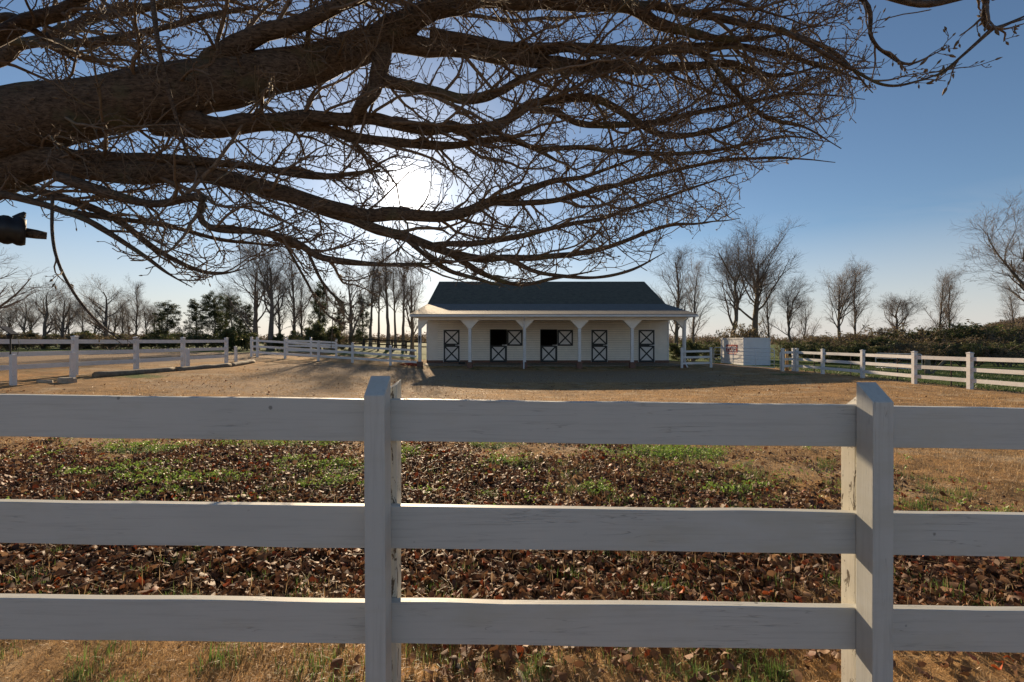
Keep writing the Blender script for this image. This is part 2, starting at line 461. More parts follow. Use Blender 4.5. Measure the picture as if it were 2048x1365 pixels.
def ell(x, y, cx, cy, rx, ry):
    return np.clip(1.25 - np.sqrt(((x - cx) / rx) ** 2 + ((y - cy) / ry) ** 2), 0, 1)
GREEN = [(-5.6, 7.0, .9, .4), (2.35, 6.75, 1.0, .62), (-.15, 6.25, .30, .28), (-4.9, 5.8, .8, .35), (-3.9, 5.4, .7, .3), (-2.2, 5.9, .8, .4), (-1.9, 5.2, .6, .3), (-3.2, 6.2, .5, .25), (-3.6, 7.3, 1.0, .35), (-.3, 7.2, .5, .3), (2.5, 5.1, .4, .25), (1.0, 5.0, .3, .3), (-1.6, 6.6, .35, .3), (4.2, 10.5, .7, .3)]
def zone_green(x, y):
    g = np.zeros_like(np.asarray(x, float))
    for e in GREEN: g = np.maximum(g, ell(x, y, *e))
    g = np.maximum(g, .75 * sstep(16.2, 17.2, x) * sstep(8, 12, y))
    g = np.maximum(g, .9 * sstep(34, 40, y) * (1 - .8 * sstep(-18, -24, -x) * 0))
    g = np.maximum(g, .42 * ((x > -7) & (x < 13) & (y > 27.5) & (y < 34)))
    g = np.maximum(g, .8 * ell(x, y, -13.2, 16.0, 1.6, 1.0)); g = np.maximum(g, .7 * ell(x, y, 14.5, 23.5, 2.0, 1.0))
    g = np.maximum(g, .3 * sstep(6, 14, -x) * sstep(9, 14, y) * (1 - sstep(24, 30, y)))
    g = np.maximum(g, .35 * ((y > 28) & (y < 40) & (x < -6.5) & (x > -15)))
    return g
def litter_d(x, y):
    edge = 7.5 - .5 * np.maximum(x - 1.0, 0) - .18 * np.maximum(-x - 4, 0) * 0 + (vnoise(x, y, 1.1) - .5) * 1.8
    d = sstep(2.62 - .5 * sstep(-.9, -.3, x), 3.0 - .45 * sstep(-.9, -.3, x), y + (vnoise(x, y, 2.0) - .5) * .35) * (1 - sstep(edge - 2.4, edge + .7, y))
    d = d * (1 - .85 * sstep(2.3, 3.6, x + (y - 4.5) * .3) * sstep(3.6, 4.4, y))
    d = d * (1 - .9 * ell(x, y, .55, 6.9, .7, .45) ** .5)
    for e in GREEN: d = d * (1 - .55 * ell(x, y, *e) ** .7)
    d = d * (.35 + .65 * sstep(2.6, 3.0, y))
    return d * (.35 + 1.3 * vnoise(x, y, 1.3)) * (.5 + .9 * vnoise(x, y, 3.5))
zg_ = zone_green(X, Y); zl = np.clip(litter_d(X, Y) * 1.0, 0, 1)
road = np.maximum(.95 * sstep(15.2, 16.5, -X) * sstep(19, 23, Y) * (1 - sstep(37, 44, Y)), .8 * sstep(14.8, 15.6, -X) * (1 - sstep(17.5, 18.5, -X)) * sstep(23, 25, Y) * (1 - sstep(30, 32, Y)))
road = np.maximum(road, .62 * sstep(-14.5, -11, X) * (1 - sstep(9, 14, X)) * sstep(19, 22, Y) * (1 - sstep(27, 30, Y)))
road = np.maximum(road, .48 * sstep(-14, -10, X) * (1 - sstep(-3, 4, X)) * sstep(11, 14, Y) * (1 - sstep(20, 24, Y)))
zg_ = zg_ * (1 - road)
V = np.stack([X, Y, Zg], -1).reshape(-1, 3)
ny, nx = X.shape
ii = (np.arange(ny - 1)[:, None] * nx + np.arange(nx - 1)[None, :]).ravel()
me = np_mesh('ground', V, np.stack([ii, ii + 1, ii + nx + 1, ii + nx], -1), 'ground_soil')
za = me.color_attributes.new('zone', 'FLOAT_COLOR', 'POINT')
za.data.foreach_set('color', np.stack([zg_, zl, road, np.ones_like(X)], -1).astype(np.float32).ravel())
tag(link('ground', me), 'dry tan winter paddock ground with bare earth and green patches', 'ground', kind='structure')

# wooded hill and far ridge
def hill(name, cx, cy, rx, ry, h, label):
    u = np.linspace(-1.6, 1.6, 90); v = np.linspace(-1.6, 1.6, 40)
    U, Vv = np.meshgrid(u, v)
    x = cx + U * rx; y = cy + Vv * ry
    z = h * np.exp(-(U ** 2) * 1.3 - (Vv ** 2) * 1.5) * (.85 + .3 * vnoise(x, y, .012)) - 2.0
    VV = np.stack([x, y, z], -1).reshape(-1, 3); n2, n1 = U.shape
    ii = (np.arange(n2 - 1)[:, None] * n1 + np.arange(n1 - 1)[None, :]).ravel()
    o = link(name, np_mesh(name, VV, np.stack([ii, ii + 1, ii + n1 + 1, ii + n1], -1), 'hill_soil'))
    tag(o, label, 'hill', kind='structure')
    return x, y, z
hx, hy, hzz = hill('hill', 490, 400, 95, 90, 25, 'low wooded hill rising behind the paddock fence')

# ================================================================== FAR WOOD (stuff)
def clumps(C, size, npts, leaf, cols, rng):
    """triangle clouds: C (n,3) centres, size (n,3) radii"""
    n = len(C)
    d = rng.normal(size=(n, npts, 3)); d /= np.linalg.norm(d, axis=2, keepdims=True)
    d *= rng.random((n, npts, 1)) ** .4
    p = (C[:, None, :] + d * size[:, None, :]).reshape(-1, 3); m = len(p)
    a = rng.normal(size=(m, 3)); a /= np.linalg.norm(a, axis=1, keepdims=True)
    b = rng.normal(size=(m, 3)); b -= a * (a * b).sum(1, keepdims=True); b /= np.linalg.norm(b, axis=1, keepdims=True)
    s = leaf * rng.uniform(.5, 1.4, (m, 1))
    V = np.stack([p - a * s, p + a * s * .3 + b * s * .5, p + a * s * .9 - b * s * .3], 1).reshape(-1, 3)
    Q = np.arange(m * 3).reshape(-1, 3)
    cols = np.asarray(cols, float)
    c = cols[rng.integers(0, len(cols), m)] * rng.uniform(.7, 1.3, (m, 1))
    return V, Q, np.repeat(c, 3, axis=0)

r_ = np.random.default_rng(3)
n = 1500
xs = r_.uniform(-640, 640, n); ys = 250 + r_.random(n) * 130 + np.abs(xs) * .25
hh = r_.uniform(3.0, 7.5, n)
k = 2200
ui = r_.integers(0, hx.shape[1], k); vi = r_.integers(0, hx.shape[0] // 2 + 8, k)
x2 = hx[vi, ui] + r_.uniform(-3, 3, k); y2 = hy[vi, ui] + r_.uniform(-3, 3, k); z2 = hzz[vi, ui]
C = np.concatenate([np.stack([xs, ys, tz(xs, ys) + hh * .5], -1), np.stack([x2, y2, z2 + 2.0], -1)])
szs = np.concatenate([np.stack([hh * .65, hh * .65, hh * .55], -1), np.tile([[3.2, 3.2, 3.6]], (k, 1))])
V, Q, T = clumps(C, szs, 90, .8, [(.15, .112, .085), (.17, .13, .10), (.11, .105, .06), (.18, .14, .11)], r_)
tag(link('far_wood', np_mesh('far_wood', V, Q, 'far_crown', tint=T, smooth=False)), 'brown band of winter woodland along the horizon and over the hill', 'woodland', kind='stuff')

# ================================================================== NEAR FENCE
SLOPE = -.0129
def plank(mb, x0, x1, y0, y1, zt, h, seed, seg=44):
    r = np.random.default_rng(seed); xs = np.linspace(x0, x1, seg + 1)
    wob = np.interp(xs, np.linspace(x0, x1, 9), r.normal(0, .0016, 9)); wb2 = np.interp(xs, np.linspace(x0, x1, 8), r.normal(0, .0018, 8))
    wy = np.interp(xs, np.linspace(x0, x1, 6), r.normal(0, .002, 6))
    vs = []
    for i, x in enumerate(xs):
        t = zt + SLOPE * x + wob[i]; b = zt + SLOPE * x - h + wb2[i]
        vs += [(x, y0 + wy[i], b), (x, y0 + wy[i], t), (x, y1 + wy[i], t), (x, y1 + wy[i], b)]
    fs = [(4 * i + j, 4 * i + (j + 1) % 4, 4 * i + 4 + (j + 1) % 4, 4 * i + 4 + j) for i in range(seg) for j in range(4)]
    fs = [f[::-1] for f in fs] + [(0, 1, 2, 3)[::-1], tuple(4 * seg + j for j in range(4))]
    mb.add(vs, fs)
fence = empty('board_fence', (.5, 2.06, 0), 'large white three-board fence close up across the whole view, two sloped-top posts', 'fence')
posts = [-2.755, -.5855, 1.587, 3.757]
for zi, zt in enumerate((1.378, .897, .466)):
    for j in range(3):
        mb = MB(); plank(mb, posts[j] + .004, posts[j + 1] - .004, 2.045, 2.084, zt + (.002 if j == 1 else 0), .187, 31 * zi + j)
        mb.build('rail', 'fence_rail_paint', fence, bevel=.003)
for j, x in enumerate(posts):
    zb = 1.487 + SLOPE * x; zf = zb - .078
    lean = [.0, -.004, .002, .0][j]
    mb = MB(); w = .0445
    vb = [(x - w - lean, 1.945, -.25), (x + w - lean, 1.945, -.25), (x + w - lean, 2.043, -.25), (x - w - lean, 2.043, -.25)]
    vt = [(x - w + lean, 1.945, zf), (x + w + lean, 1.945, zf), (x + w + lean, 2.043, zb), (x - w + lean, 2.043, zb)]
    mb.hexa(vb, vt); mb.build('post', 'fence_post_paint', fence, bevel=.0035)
    # older post behind the boards
    xb = x + (.012 if j != 2 else .03); zt = 1.40 + SLOPE * x
    if j == 1: zt = 1.45
    mb = MB()
    mb.hexa([(xb - w, 2.086, -.25), (xb + w, 2.086, -.25), (xb + w, 2.176, -.25), (xb - w, 2.176, -.25)],
            [(xb - w, 2.086, zt - .05), (xb + w, 2.086, zt), (xb + w, 2.176, zt + .02), (xb - w, 2.176, zt - .05)])
    mb.build('backing_post', 'flaking_paint', fence, bevel=.003, label='weathered post behind the boards with flaking paint')

# ================================================================== OTHER WHITE FENCES
def white_fence(name, pts, label, H=1.25, pw=.13, cap=True, rails=(1.12, .74, .36), rh=.135, parent_loc=None, ends=None):
    pts = [np.array(p, float) for p in pts]
    base = pts[0]
    f = empty(name, (base[0], base[1], float(tz(base[0], base[1]))), label, 'fence')
    for x, y in pts:
        z = float(tz(x, y)); mb = MB()
        mb.box(x - pw / 2, x + pw / 2, y - pw / 2, y + pw / 2, z - .2, z + H)
        if cap:
            mb.box(x - pw * .6, x + pw * .6, y - pw * .6, y + pw * .6, z + H + .002, z + H + .03)
            k = len(mb.v)
            mb.add([(x - pw * .6, y - pw * .6, z + H + .032), (x + pw * .6, y - pw * .6, z + H + .032), (x + pw * .6, y + pw * .6, z + H + .032), (x - pw * .6, y + pw * .6, z + H + .032), (x, y, z + H + .06)],
                   [(0, 1, 4), (1, 2, 4), (2, 3, 4), (3, 0, 4)])
        mb.build('post', 'far_fence_paint', f)
    segs = [(pts[i], pts[i + 1]) for i in range(len(pts) - 1)]
    if ends: segs += ends
    for a, b in segs:
        for rz in rails:
            za, zb = float(tz(*a)) + rz, float(tz(*b)) + rz
            d = (b - a) / np.linalg.norm(b - a) * pw * .45
            MB().beam((a[0] + d[0], a[1] + d[1], za - rh / 2), (b[0] - d[0], b[1] - d[1], zb - rh / 2 + RNG.normal(0, .006)), .045, rh).build('rail', 'far_fence_paint', f)
    return f

white_fence('paddock_fence', [(16.02, 25.6), (16.05, 23.5), (16.1, 20.9), (16.0, 18.1), (16.1, 16.0), (16.1, 13.6), (16.1, 11.1)],
            'sunlit white three-rail fence running back beside the green shrub thicket', H=1.24)
white_fence('gate_fence', [(15.22, 25.6), (15.92, 25.75)], 'short white fence panel next to the tan timber post at the gate', H=1.24)
white_fence('drive_fence', [(-14.75, 12.6), (-14.7, 15.3), (-14.7, 17.8), (-14.75, 20.4), (-14.75, 23.5)],
            'white three-rail fence between the gravel drive and the timber edging', H=1.27, rails=(1.2, .82, .44), rh=.14)
white_fence('yard_fence', [(-17.1, 29.9), (-16.6, 29.7), (-14.75, 29.6), (-12.5, 29.4), (-10.3, 29.4), (-7.85, 29.4)],
            'white three-rail fence joining the stable porch to the drive opening', H=1.25, ends=[(np.array([-7.85, 29.4]), np.array([-6.15, 29.6]))])
white_fence('porch_side_fence', [(10.93, 29.3), (12.85, 29.4)], 'short white fence between the stable porch and the metal gate', H=1.25)
white_fence('back_fence', [(-17.8, 36.0), (-15.9, 36.0), (-13.9, 36.0)], 'distant white fence panel seen through the yard fence by the dark bush', H=1.3)

# dark plank fence far behind the pole trees
df = empty('plank_fence', (-16, 52, float(tz(-16, 52))), 'dark brown rail fence far behind the tall pole trees', 'fence')
for i in range(7):
    x = -18.5 + i * 1.6; z = float(tz(x, 52))
    MB().box(x - .09, x + .09, 51.9, 52.1, z - .1, z + 1.35).build('post', 'dark_fence_wood', df)
    if i < 6:
        for q in (1.2, .7):
            MB().box(x + .092, x + 1.508, 51.97, 52.02, z + q - .07, z + q + .07).build('rail', 'dark_fence_wood', df)

# low white stakes along the parking edge, copied
STK = [(-13.7, 12.5, 'low white stake beneath the small black solar lamp'), (-14.0, 14.5, 'low white stake standing hard against a drive fence post, beside the flat stone'),
       (-14.25, 20.0, 'slim low white stake next to a drive fence post at the timber edging'), (-15.1, 24.9, 'low white stake alone in the drive opening')]
st0 = None
for x, y, lab in STK:
    if st0 is None:
        st0 = MB().box(-.055, .055, -.055, .055, -.15, .82).add([(-.055, -.055, .822), (.055, -.055, .822), (.055, .055, .822), (-.055, .055, .822), (0, 0, .85)], [(0, 1, 4), (1, 2, 4), (2, 3, 4), (3, 0, 4)]).build('low_stake', 'far_fence_paint')
        o = st0
    else:
        o = st0.copy(); COL.objects.link(o)
    o.location = (x, y, float(tz(x, y))); o.rotation_euler = (0, random.uniform(-.03, .03), random.uniform(-.3, .3))
    tag(o, lab, 'stake', 'low white stakes along the parking edge')

# solar lamp on a thin pole
lx, ly = -14.05, 12.75; lz = float(tz(lx, ly))
sol = empty('solar_lamp', (lx, ly, lz), 'small black solar lamp with tilted panel on a thin pole', 'lamp')
MB().tube([(lx, ly, lz), (lx, ly, lz + 1.28)], .018, 8).build('pole', 'black_plastic', sol)
MB().beam((lx - .2, ly, lz + 1.58), (lx + .12, ly, lz + 1.36), .2, .03).build('panel', 'black_plastic', sol)
MB().tube([(lx - .02, ly, lz + 1.24), (lx - .02, ly, lz + 1.34), (lx + .02, ly, lz + 1.40)], [.05, .07, .04], 10).build('lamp_head', 'black_plastic', sol)
MB().tube(catmull([(lx + .1, ly, lz + 1.38), (lx + .2, ly, lz + 1.25), (lx + .24, ly, lz + 1.05), (lx + .2, ly, lz + .8)], 10), .006, 5).build('wire', 'black_plastic', sol)

# timber edging pieces and flat stones
ED = [((-13.75, 15.0), (-13.55, 18.2), 'timber edging log at the foot of the drive fence, beside the flat stone'),
      ((-13.5, 18.3), (-13.4, 21.6), 'middle timber edging log below the drive fence'),
      ((-13.4, 21.7), (-14.2, 25.0), 'timber edging log curving to the drive opening')]
for a, b, lab in ED:
    mb = MB(); A = np.array(a); B = np.array(b)
    nn = 12; pts = [(*(A + (B - A) * t), float(tz(*(A + (B - A) * t))) + .06 + RNG.normal(0, .008)) for t in np.linspace(0, 1, nn)]
    mb.tube(pts, [.12 + RNG.normal(0, .006) for _ in pts], 7)
    tag(mb.build('edging_log', 'weathered_timber', smooth=True), lab, 'edging', 'timber edging logs')
def stone(c, sx, sy, sz, seed, lab):
    r = np.random.default_rng(seed); mb = MB(); k = 9
    an = np.arange(k) * 2 * np.pi / k + r.normal(0, .12, k); rad = r.uniform(.8, 1.15, k)
    ring = lambda s, z: [(c[0] + math.cos(a) * sx * q * s, c[1] + math.sin(a) * sy * q * s, c[2] + z + r.normal(0, .006)) for a, q in zip(an, rad)]
    vs = ring(1.05, -.06) + ring(1, sz * .75) + ring(.86, sz)
    fs = [(i + l * k, (i + 1) % k + l * k, (i + 1) % k + l * k + k, i + l * k + k) for l in range(2) for i in range(k)] + [tuple(range(2 * k, 3 * k))]
    mb.add(vs, fs); tag(mb.build('flat_stone', 'pale_stone'), lab, 'stone', 'flat stones by the drive edge')
stone((-13.3, 13.6, float(tz(-13.3, 13.6))), .22, .16, .13, 4, 'taller flat pale stone lying between two low stakes')
stone((-13.75, 13.4, float(tz(-13.75, 13.4))), .2, .12, .05, 5, 'thin flat slab beside the taller pale stone')

# ================================================================== STABLE
ST = empty('stable', (2.75, 34.1, 0), 'long white stable with dark roof, front porch and five split doors', 'stable')
XL, XR, ZW = -6.4, 11.75, 34.1
DOORS = [-4.52, -1.015, 2.75, 6.54, 10.07]; DW = .62; DB, DT, DM = .10, 2.50, 1.33
FRONT_TOP = 4.3
# siding, in courses round the openings
mb = MB(); z = .21
while z < FRONT_TOP:
    z1 = min(z + .135, FRONT_TOP)
    cuts = []
    for i, d in enumerate(DOORS):
        if z < DT: cuts.append((d - DW, d + DW))
    x = XL + .1
    for a, b in cuts + [(XR - .1, XR)]:
        if a - x > .02:
            mb.hexa([(x, ZW - .036, z), (a, ZW - .036, z), (a, ZW + .06, z), (x, ZW + .06, z)], [(x, ZW - .004, z1 - .012), (a, ZW - .004, z1 - .012), (a, ZW + .06, z1 - .012), (x, ZW + .06, z1 - .012)])
        x = b
    z = z1
mb.build('siding', 'siding_paint', ST)
DEP = 13.2; YB = ZW + DEP; RZ, RY = 6.97, 40.7
mb = MB()
for x0, x1 in ((XL, XL + .08), (XR - .08, XR)):
    mb.prism_x([(ZW + .062, -.3), (YB, -.3), (YB, 4.2), (RY, RZ - .12), (ZW + .9, 4.42), (ZW + .062, 4.2)], x0, x1)
mb.box(XL + .081, XR - .081, YB - .08, YB, -.3, 4.2)
mb.build('wall', 'siding_paint', ST)
mb = MB()
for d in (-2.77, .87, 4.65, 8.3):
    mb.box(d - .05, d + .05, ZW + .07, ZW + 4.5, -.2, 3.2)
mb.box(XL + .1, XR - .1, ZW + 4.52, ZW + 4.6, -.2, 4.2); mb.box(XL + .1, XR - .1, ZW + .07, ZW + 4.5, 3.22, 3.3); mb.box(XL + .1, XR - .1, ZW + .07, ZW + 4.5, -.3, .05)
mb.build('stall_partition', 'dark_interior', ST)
for q in (XL + .002, XR - .098): MB().box(q, q + .096, ZW - .042, ZW + .058, .21, 3.19).build('corner_board', 'trim_white', ST)
mb = MB(); x = XL
for d in DOORS + [None]:
    a = d - DW if d is not None else XR
    mb.box(x + .003, a - .003, ZW - .05, ZW + .05, -.35, .207); x = d + DW if d is not None else x
for d in DOORS: mb.box(d - DW, d + DW, ZW - .045, ZW + .05, -.35, DB - .03)
mb.build('foundation', 'pier_brick', ST)
# doors
def leaf(name, x0, x1, z0, z1, y, parent):
    """one half-door: white panel, dark frame, X brace"""
    e = MB().box(x0 + .012, x1 - .012, y - .02, y + .02, z0 + .012, z1 - .012).build(name, 'door_panel_paint', parent)
    w = .105
    f = MB()
    f.box(x0, x0 + w, y - .045, y - .022, z0, z1).box(x1 - w, x1, y - .045, y - .022, z0, z1)
    f.box(x0 + w + .001, x1 - w - .001, y - .044, y - .022, z0, z0 + w).box(x0 + w + .001, x1 - w - .001, y - .044, y - .022, z1 - w, z1)
    fo = f.build('frame', 'door_trim_paint', ST); fo.parent = e; fo.matrix_parent_inverse = Matrix()
    b = MB(); t = .05
    def brace(ax, az, bx, bz, yy):
        d = Vector((bx - ax, 0, bz - az)); nrm = Vector((-d.z, 0, d.x)).normalized() * t
        b.hexa([(ax - nrm.x, yy - .02, az - nrm.z), (bx - nrm.x, yy - .02, bz - nrm.z), (bx - nrm.x, yy, bz - nrm.z), (ax - nrm.x, yy, az - nrm.z)],
               [(ax + nrm.x, yy - .02, az + nrm.z), (bx + nrm.x, yy - .02, bz + nrm.z), (bx + nrm.x, yy, bz + nrm.z), (ax + nrm.x, yy, az + nrm.z)])
    i = w - .02
    brace(x0 + i, z0 + i, x1 - i, z1 - i, y - .0235); brace(x0 + i, z1 - i, x1 - i, z0 + i, y - .0215)
    bo = b.build('cross_brace', 'door_trim_paint', ST); bo.parent = e; bo.matrix_parent_inverse = Matrix()
    return e
for i, d in enumerate(DOORS):
    leaf('lower_door', d - DW + .03, d + DW - .03, DB, DM - .02, ZW - .01, ST)
    if i in (1, 2):
        o = leaf('upper_door', d + DW + .03, d + 3 * DW - .06, DM - .03, DT - .02, ZW - .09, ST); o['label'] = 'upper door half folded open against the wall'
    else:
        leaf('upper_door', d - DW + .03, d + DW - .03, DM + .02, DT - .02, ZW - .01, ST)
    mb = MB().box(d - DW - .02, d - DW + .028, ZW - .04, ZW + .04, DB - .03, DT + .02).box(d + DW - .028, d + DW + .02, ZW - .04, ZW + .04, DB - .03, DT + .02)
    mb.box(d - DW + .03, d + DW - .03, ZW - .04, ZW + .04, DT - .015, DT + .03)
    mb.build('door_frame', 'door_trim_paint' if i in (1, 2) else 'trim_white', ST)
    MB().box(d + DW - .34, d + DW - .02, ZW - .085, ZW - .06, DM - .01, DM + .03).box(d + DW - .1, d + DW + .03, ZW - .058, ZW - .044, DM - .03, DM + .05).build('latch', 'galvanised_tube', ST)
# roof
mb = MB()
mb.prism_x([(35.0, 4.50), (RY, RZ), (RY, RZ - .10), (35.0, 4.40)], -6.50, 11.83)
mb.prism_x([(RY + .001, RZ), (YB + .3, 4.45), (YB + .3, 4.35), (RY + .001, RZ - .1)], -6.50, 11.83)
mb.build('roof', 'roof_shingle', ST)
EY, EZ, BY, BZ = 29.0, 3.37, 35.0, 4.50
def porch(t0, t1, th=.07):
    """slab of the porch roof between parameters t0 (top) and t1 (eave)"""
    q = lambda t: (-6.50, 11.83, BY - .02 + (EY - BY + .02) * t, BZ + (EZ - BZ) * t)
    a = q(t0); b = q(t1)
    return MB().hexa([(b[0], b[2], b[3] - th), (b[1], b[2], b[3] - th), (a[1], a[2], a[3] - th), (a[0], a[2], a[3] - th)],
                     [(b[0], b[2], b[3]), (b[1], b[2], b[3]), (a[1], a[2], a[3]), (a[0], a[2], a[3])])
porch(0, 1).build('porch_roof', 'eave_shingle', ST)
MB().box(-6.47, 11.80, 29.03, 34.0, 3.20, 3.24).build('porch_ceiling', 'siding_paint', ST)
for sx in (-6.46, 11.75):   # porch gable ends
    MB().prism_x([(29.05, 3.245), (34.0, 3.245), (34.0, 4.22), (29.05, 3.29)], sx, sx + .04).build('gable_end', 'siding_paint', ST)
MB().box(-6.52, 11.85, 28.90, 29.015, 3.20, 3.30).box(-6.52, 11.85, 28.89, 29.01, 3.302, 3.325).build('gutter', 'trim_white', ST)
MB().box(-6.1, 11.33, 29.66, 29.86, 3.02, 3.198).build('porch_beam', 'siding_paint', ST)
PX = [-6.02, -2.75, .82, 4.41, 7.85, 11.25]
for i, x in enumerate(PX):
    zb = .31 if i in (0, 3, 5) else .28
    p = MB().box(x - .095, x + .095, 29.66, 29.85, zb, 2.50).build('porch_post', 'trim_white', ST)
    lw = .1 if i == 0 else .61; rw = .1 if i == 5 else .61
    br = MB(); zz = 2.48; n = 5
    for c in range(n):
        a = c / n; b = (c + 1) / n; z0 = zz + .535 * a; z1 = zz + .535 * b
        wl0, wl1 = .1 + (lw - .1) * a, .1 + (lw - .1) * b; wr0, wr1 = .1 + (rw - .1) * a, .1 + (rw - .1) * b
        br.hexa([(x - wl0, 29.615, z0), (x + wr0, 29.615, z0), (x + wr0, 29.895, z0), (x - wl0, 29.895, z0)], [(x - wl1, 29.64, z1 - .001), (x + wr1, 29.64, z1 - .001), (x + wr1, 29.87, z1 - .001), (x - wl1, 29.87, z1 - .001)])
    bo = br.build('bracket', 'siding_paint', ST); bo.parent = p; bo.matrix_parent_inverse = Matrix()
    gq = float(tz(x, 29.75))
    MB().box(x - .17, x + .17, 29.57, 29.94, gq - .3, zb - .002).build('pier', 'pier_brick', ST)
for x in (.78, 11.22):
    gq = float(tz(x, 29.0))
    mb = MB().tube([(x, 28.97, 3.24), (x, 29.1, 3.1), (x, 29.55, 2.95), (x, 29.55, .45), (x - .01, 29.45, .25), (x - .03, 29.0, gq + .06)], .045, 8)
    mb.build('downspout', 'trim_white', ST, smooth=False)
MB().box(XL + .1, XR - .1, 30.6, ZW - .052, -.3, .02).build('porch_floor', 'weathered_timber', ST)
tag(MB().box(-3.75, -3.3, 31.95, 32.3, .022, .16).box(-3.8, -3.25, 31.9, 32.35, .161, .19).build('feed_box', 'black_plastic'), 'small dark box on the stable porch floor beside a closed door', 'box')
hk = MB().tube([(-6.02, 29.65, 2.0), (-6.02, 29.58, 1.9), (-6.02, 29.56, 1.7), (-6.02, 29.63, 1.5)], [.025, .05, .05, .02], 6)
tag(hk.build('lead_rope', 'black_plastic'), 'black lead rope hanging on the porch corner post', 'rope')
# heap of red leaves at the porch corner
mb = MB()
for i in range(160):
    a = random.random() * 6.28; r = random.random() ** .6
    x = -6.75 + math.cos(a) * r * .7; y = 30.2 + math.sin(a) * r * .4; zz = float(tz(x, y)) + .02 + (1 - r) * .16
    t = Vector((random.gauss(0, 1), random.gauss(0, 1), random.gauss(0, .6))).normalized() * .07; u = t.orthogonal().normalized() * .045; c = Vector((x, y, zz))
    mb.add([c - t, c + u, c + t, c - u], [(0, 1, 2), (0, 2, 3)])
tag(mb.build('leaf_heap', 'dropped_leaf_red'), 'small heap of red leaves by the brick pier of the porch corner', 'leaf heap')

# ================================================================== GATES, CONTAINER
def tube_gate(name, a, b, h0, h1, bars, ups, mat, label, r=.022):
    a = np.array(a); b = np.array(b)
    g = empty(name, (a[0], a[1], float(tz(*a))), label, 'gate')
    za, zb = float(tz(*a)), float(tz(*b))
    pt = lambda t, h: (*(a + (b - a) * t), za + (zb - za) * t + h)
    fr = [pt(0, h0), pt(0, h1 - .12), pt(.012, h1 - .03), pt(.035, h1), pt(.965, h1), pt(.988, h1 - .03), pt(1, h1 - .12), pt(1, h0), pt(0, h0)]
    MB().tube(fr, r, 8).build('frame', mat, g, smooth=True)
    for i in range(1, bars): MB().tube([pt(.004, h0 + (h1 - h0) * i / bars), pt(.996, h0 + (h1 - h0) * i / bars)], r * .8, 6).build('bar', mat, g, smooth=True)
    for t in ups: MB().tube([pt(t, h0), pt(t, h1)], r * .8, 6).build('upright', mat, g, smooth=True)
    return g
tube_gate('tube_gate', (13.3, 30.0), (15.1, 26.2), .16, 1.26, 5, (.35, .72), 'galvanised_tube', 'grey tubular metal gate in front of the white container')
tube_gate('open_gate', (15.05, 25.55), (15.75, 26.35), .08, 1.05, 5, (), 'white_tube', 'white tubular gate swung open by the tan timber post')
tube_gate('field_gate', (20.3, 25.4), (20.9, 23.2), .2, .98, 3, (.5,), 'white_tube', 'white tubular gate seen through the sunlit paddock fence')
tag(MB().tube([(15.95, 26.4, -.1), (15.95, 26.4, 1.15)], [.09, .085], 10).build('timber_post', 'tan_post_wood', smooth=True), 'tan round timber post behind the short white panel at the gate', 'post')
tag(MB().tube([(20.9, 22.9, -.1), (20.9, 22.9, .95)], [.13, .12], 10).beam((21.0, 22.8, .0), (21.45, 22.5, .75), .1, .1).build('gate_post', 'weathered_timber'), 'weathered braced timber gate post beyond the sunlit paddock fence', 'post')
for i, (x, y) in enumerate(((16.6, 25.0), (16.6, 22.3), (16.6, 19.6), (16.6, 17.2))):
    if i == 0: sp0 = MB().box(-.018, .018, -.018, .018, -.1, 1.1).build('steel_stake', 'dark_fence_wood'); o = sp0
    else: o = sp0.copy(); COL.objects.link(o)
    o.location = (x, y, float(tz(x, y)))
    tag(o, 'thin dark steel stake just behind the sunlit paddock fence', 'stake', 'steel stakes behind the paddock fence')

CX, CY = 17.3, 34.0; cz = float(tz(CX, CY)) - .02
CT = empty('storage_container', (CX, CY, cz), 'white storage container with red and white logo behind the metal gate', 'container')
CW, CD, CH = 1.95, 3.6, 2.0
MB().box(CX, CX + CW, CY, CY + CD, cz, cz + CH).build('body', 'container_paint', CT)
mb = MB()
for x, y in ((CX, CY), (CX + CW, CY), (CX, CY + CD), (CX + CW, CY + CD)):
    mb.box(x - .035, x + .035, y - .035, y + .035, cz, cz + CH - .05)
for q in (0, CH - .048):
    mb.box(CX + .036, CX + CW - .036, CY - .03, CY + .03, cz + q, cz + q + .085); mb.box(CX - .03, CX + .03, CY + .036, CY + CD - .036, cz + q, cz + q + .085)
mb.box(CX - .04, CX + CW + .04, CY - .04, CY + CD + .04, cz + CH + .04, cz + CH + .075)
mb.build('frame', 'container_paint', CT)
mb = MB()
for i in range(1, 7): mb.box(CX + CW * i / 7 - .012, CX + CW * i / 7 + .012, CY - .012, CY - .001, cz + .1, cz + CH - .1)
mb.build('panel_rib', 'container_paint', CT)
# logo panel on the long side (faces -X): red plate, white outline letters
lg = MB().box(CX - .012, CX - .002, CY + .9, CY + 2.75, cz + .95, cz + 1.55).build('logo', 'logo_red', CT)
fc = bpy.data.curves.new('letters', 'FONT'); fc.body = 'PODS'; fc.size = .56; fc.extrude = .004; fc.offset = .006; fc.align_x = 'CENTER'
tmp = bpy.data.objects.new('tmp', fc); COL.objects.link(tmp)
tm = bpy.data.meshes.new_from_object(tmp.evaluated_get(bpy.context.evaluated_depsgraph_get())); bpy.data.objects.remove(tmp)
tm.materials.clear(); tm.materials.append(MATS['logo_white'])
R90 = Matrix(((0, 0, -1), (-1, 0, 0), (0, 1, 0)))          # text x -> -Y, text y -> Z, normal -> -X
for v in tm.vertices:
    p = R90 @ v.co; v.co = (p.x + CX - .018, p.y + CY + 1.83, p.z + cz + 1.04)
lt = bpy.data.objects.new('lettering', tm); COL.objects.link(lt); setpar(lt, CT); lt.parent = lg; lt.matrix_parent_inverse = Matrix()
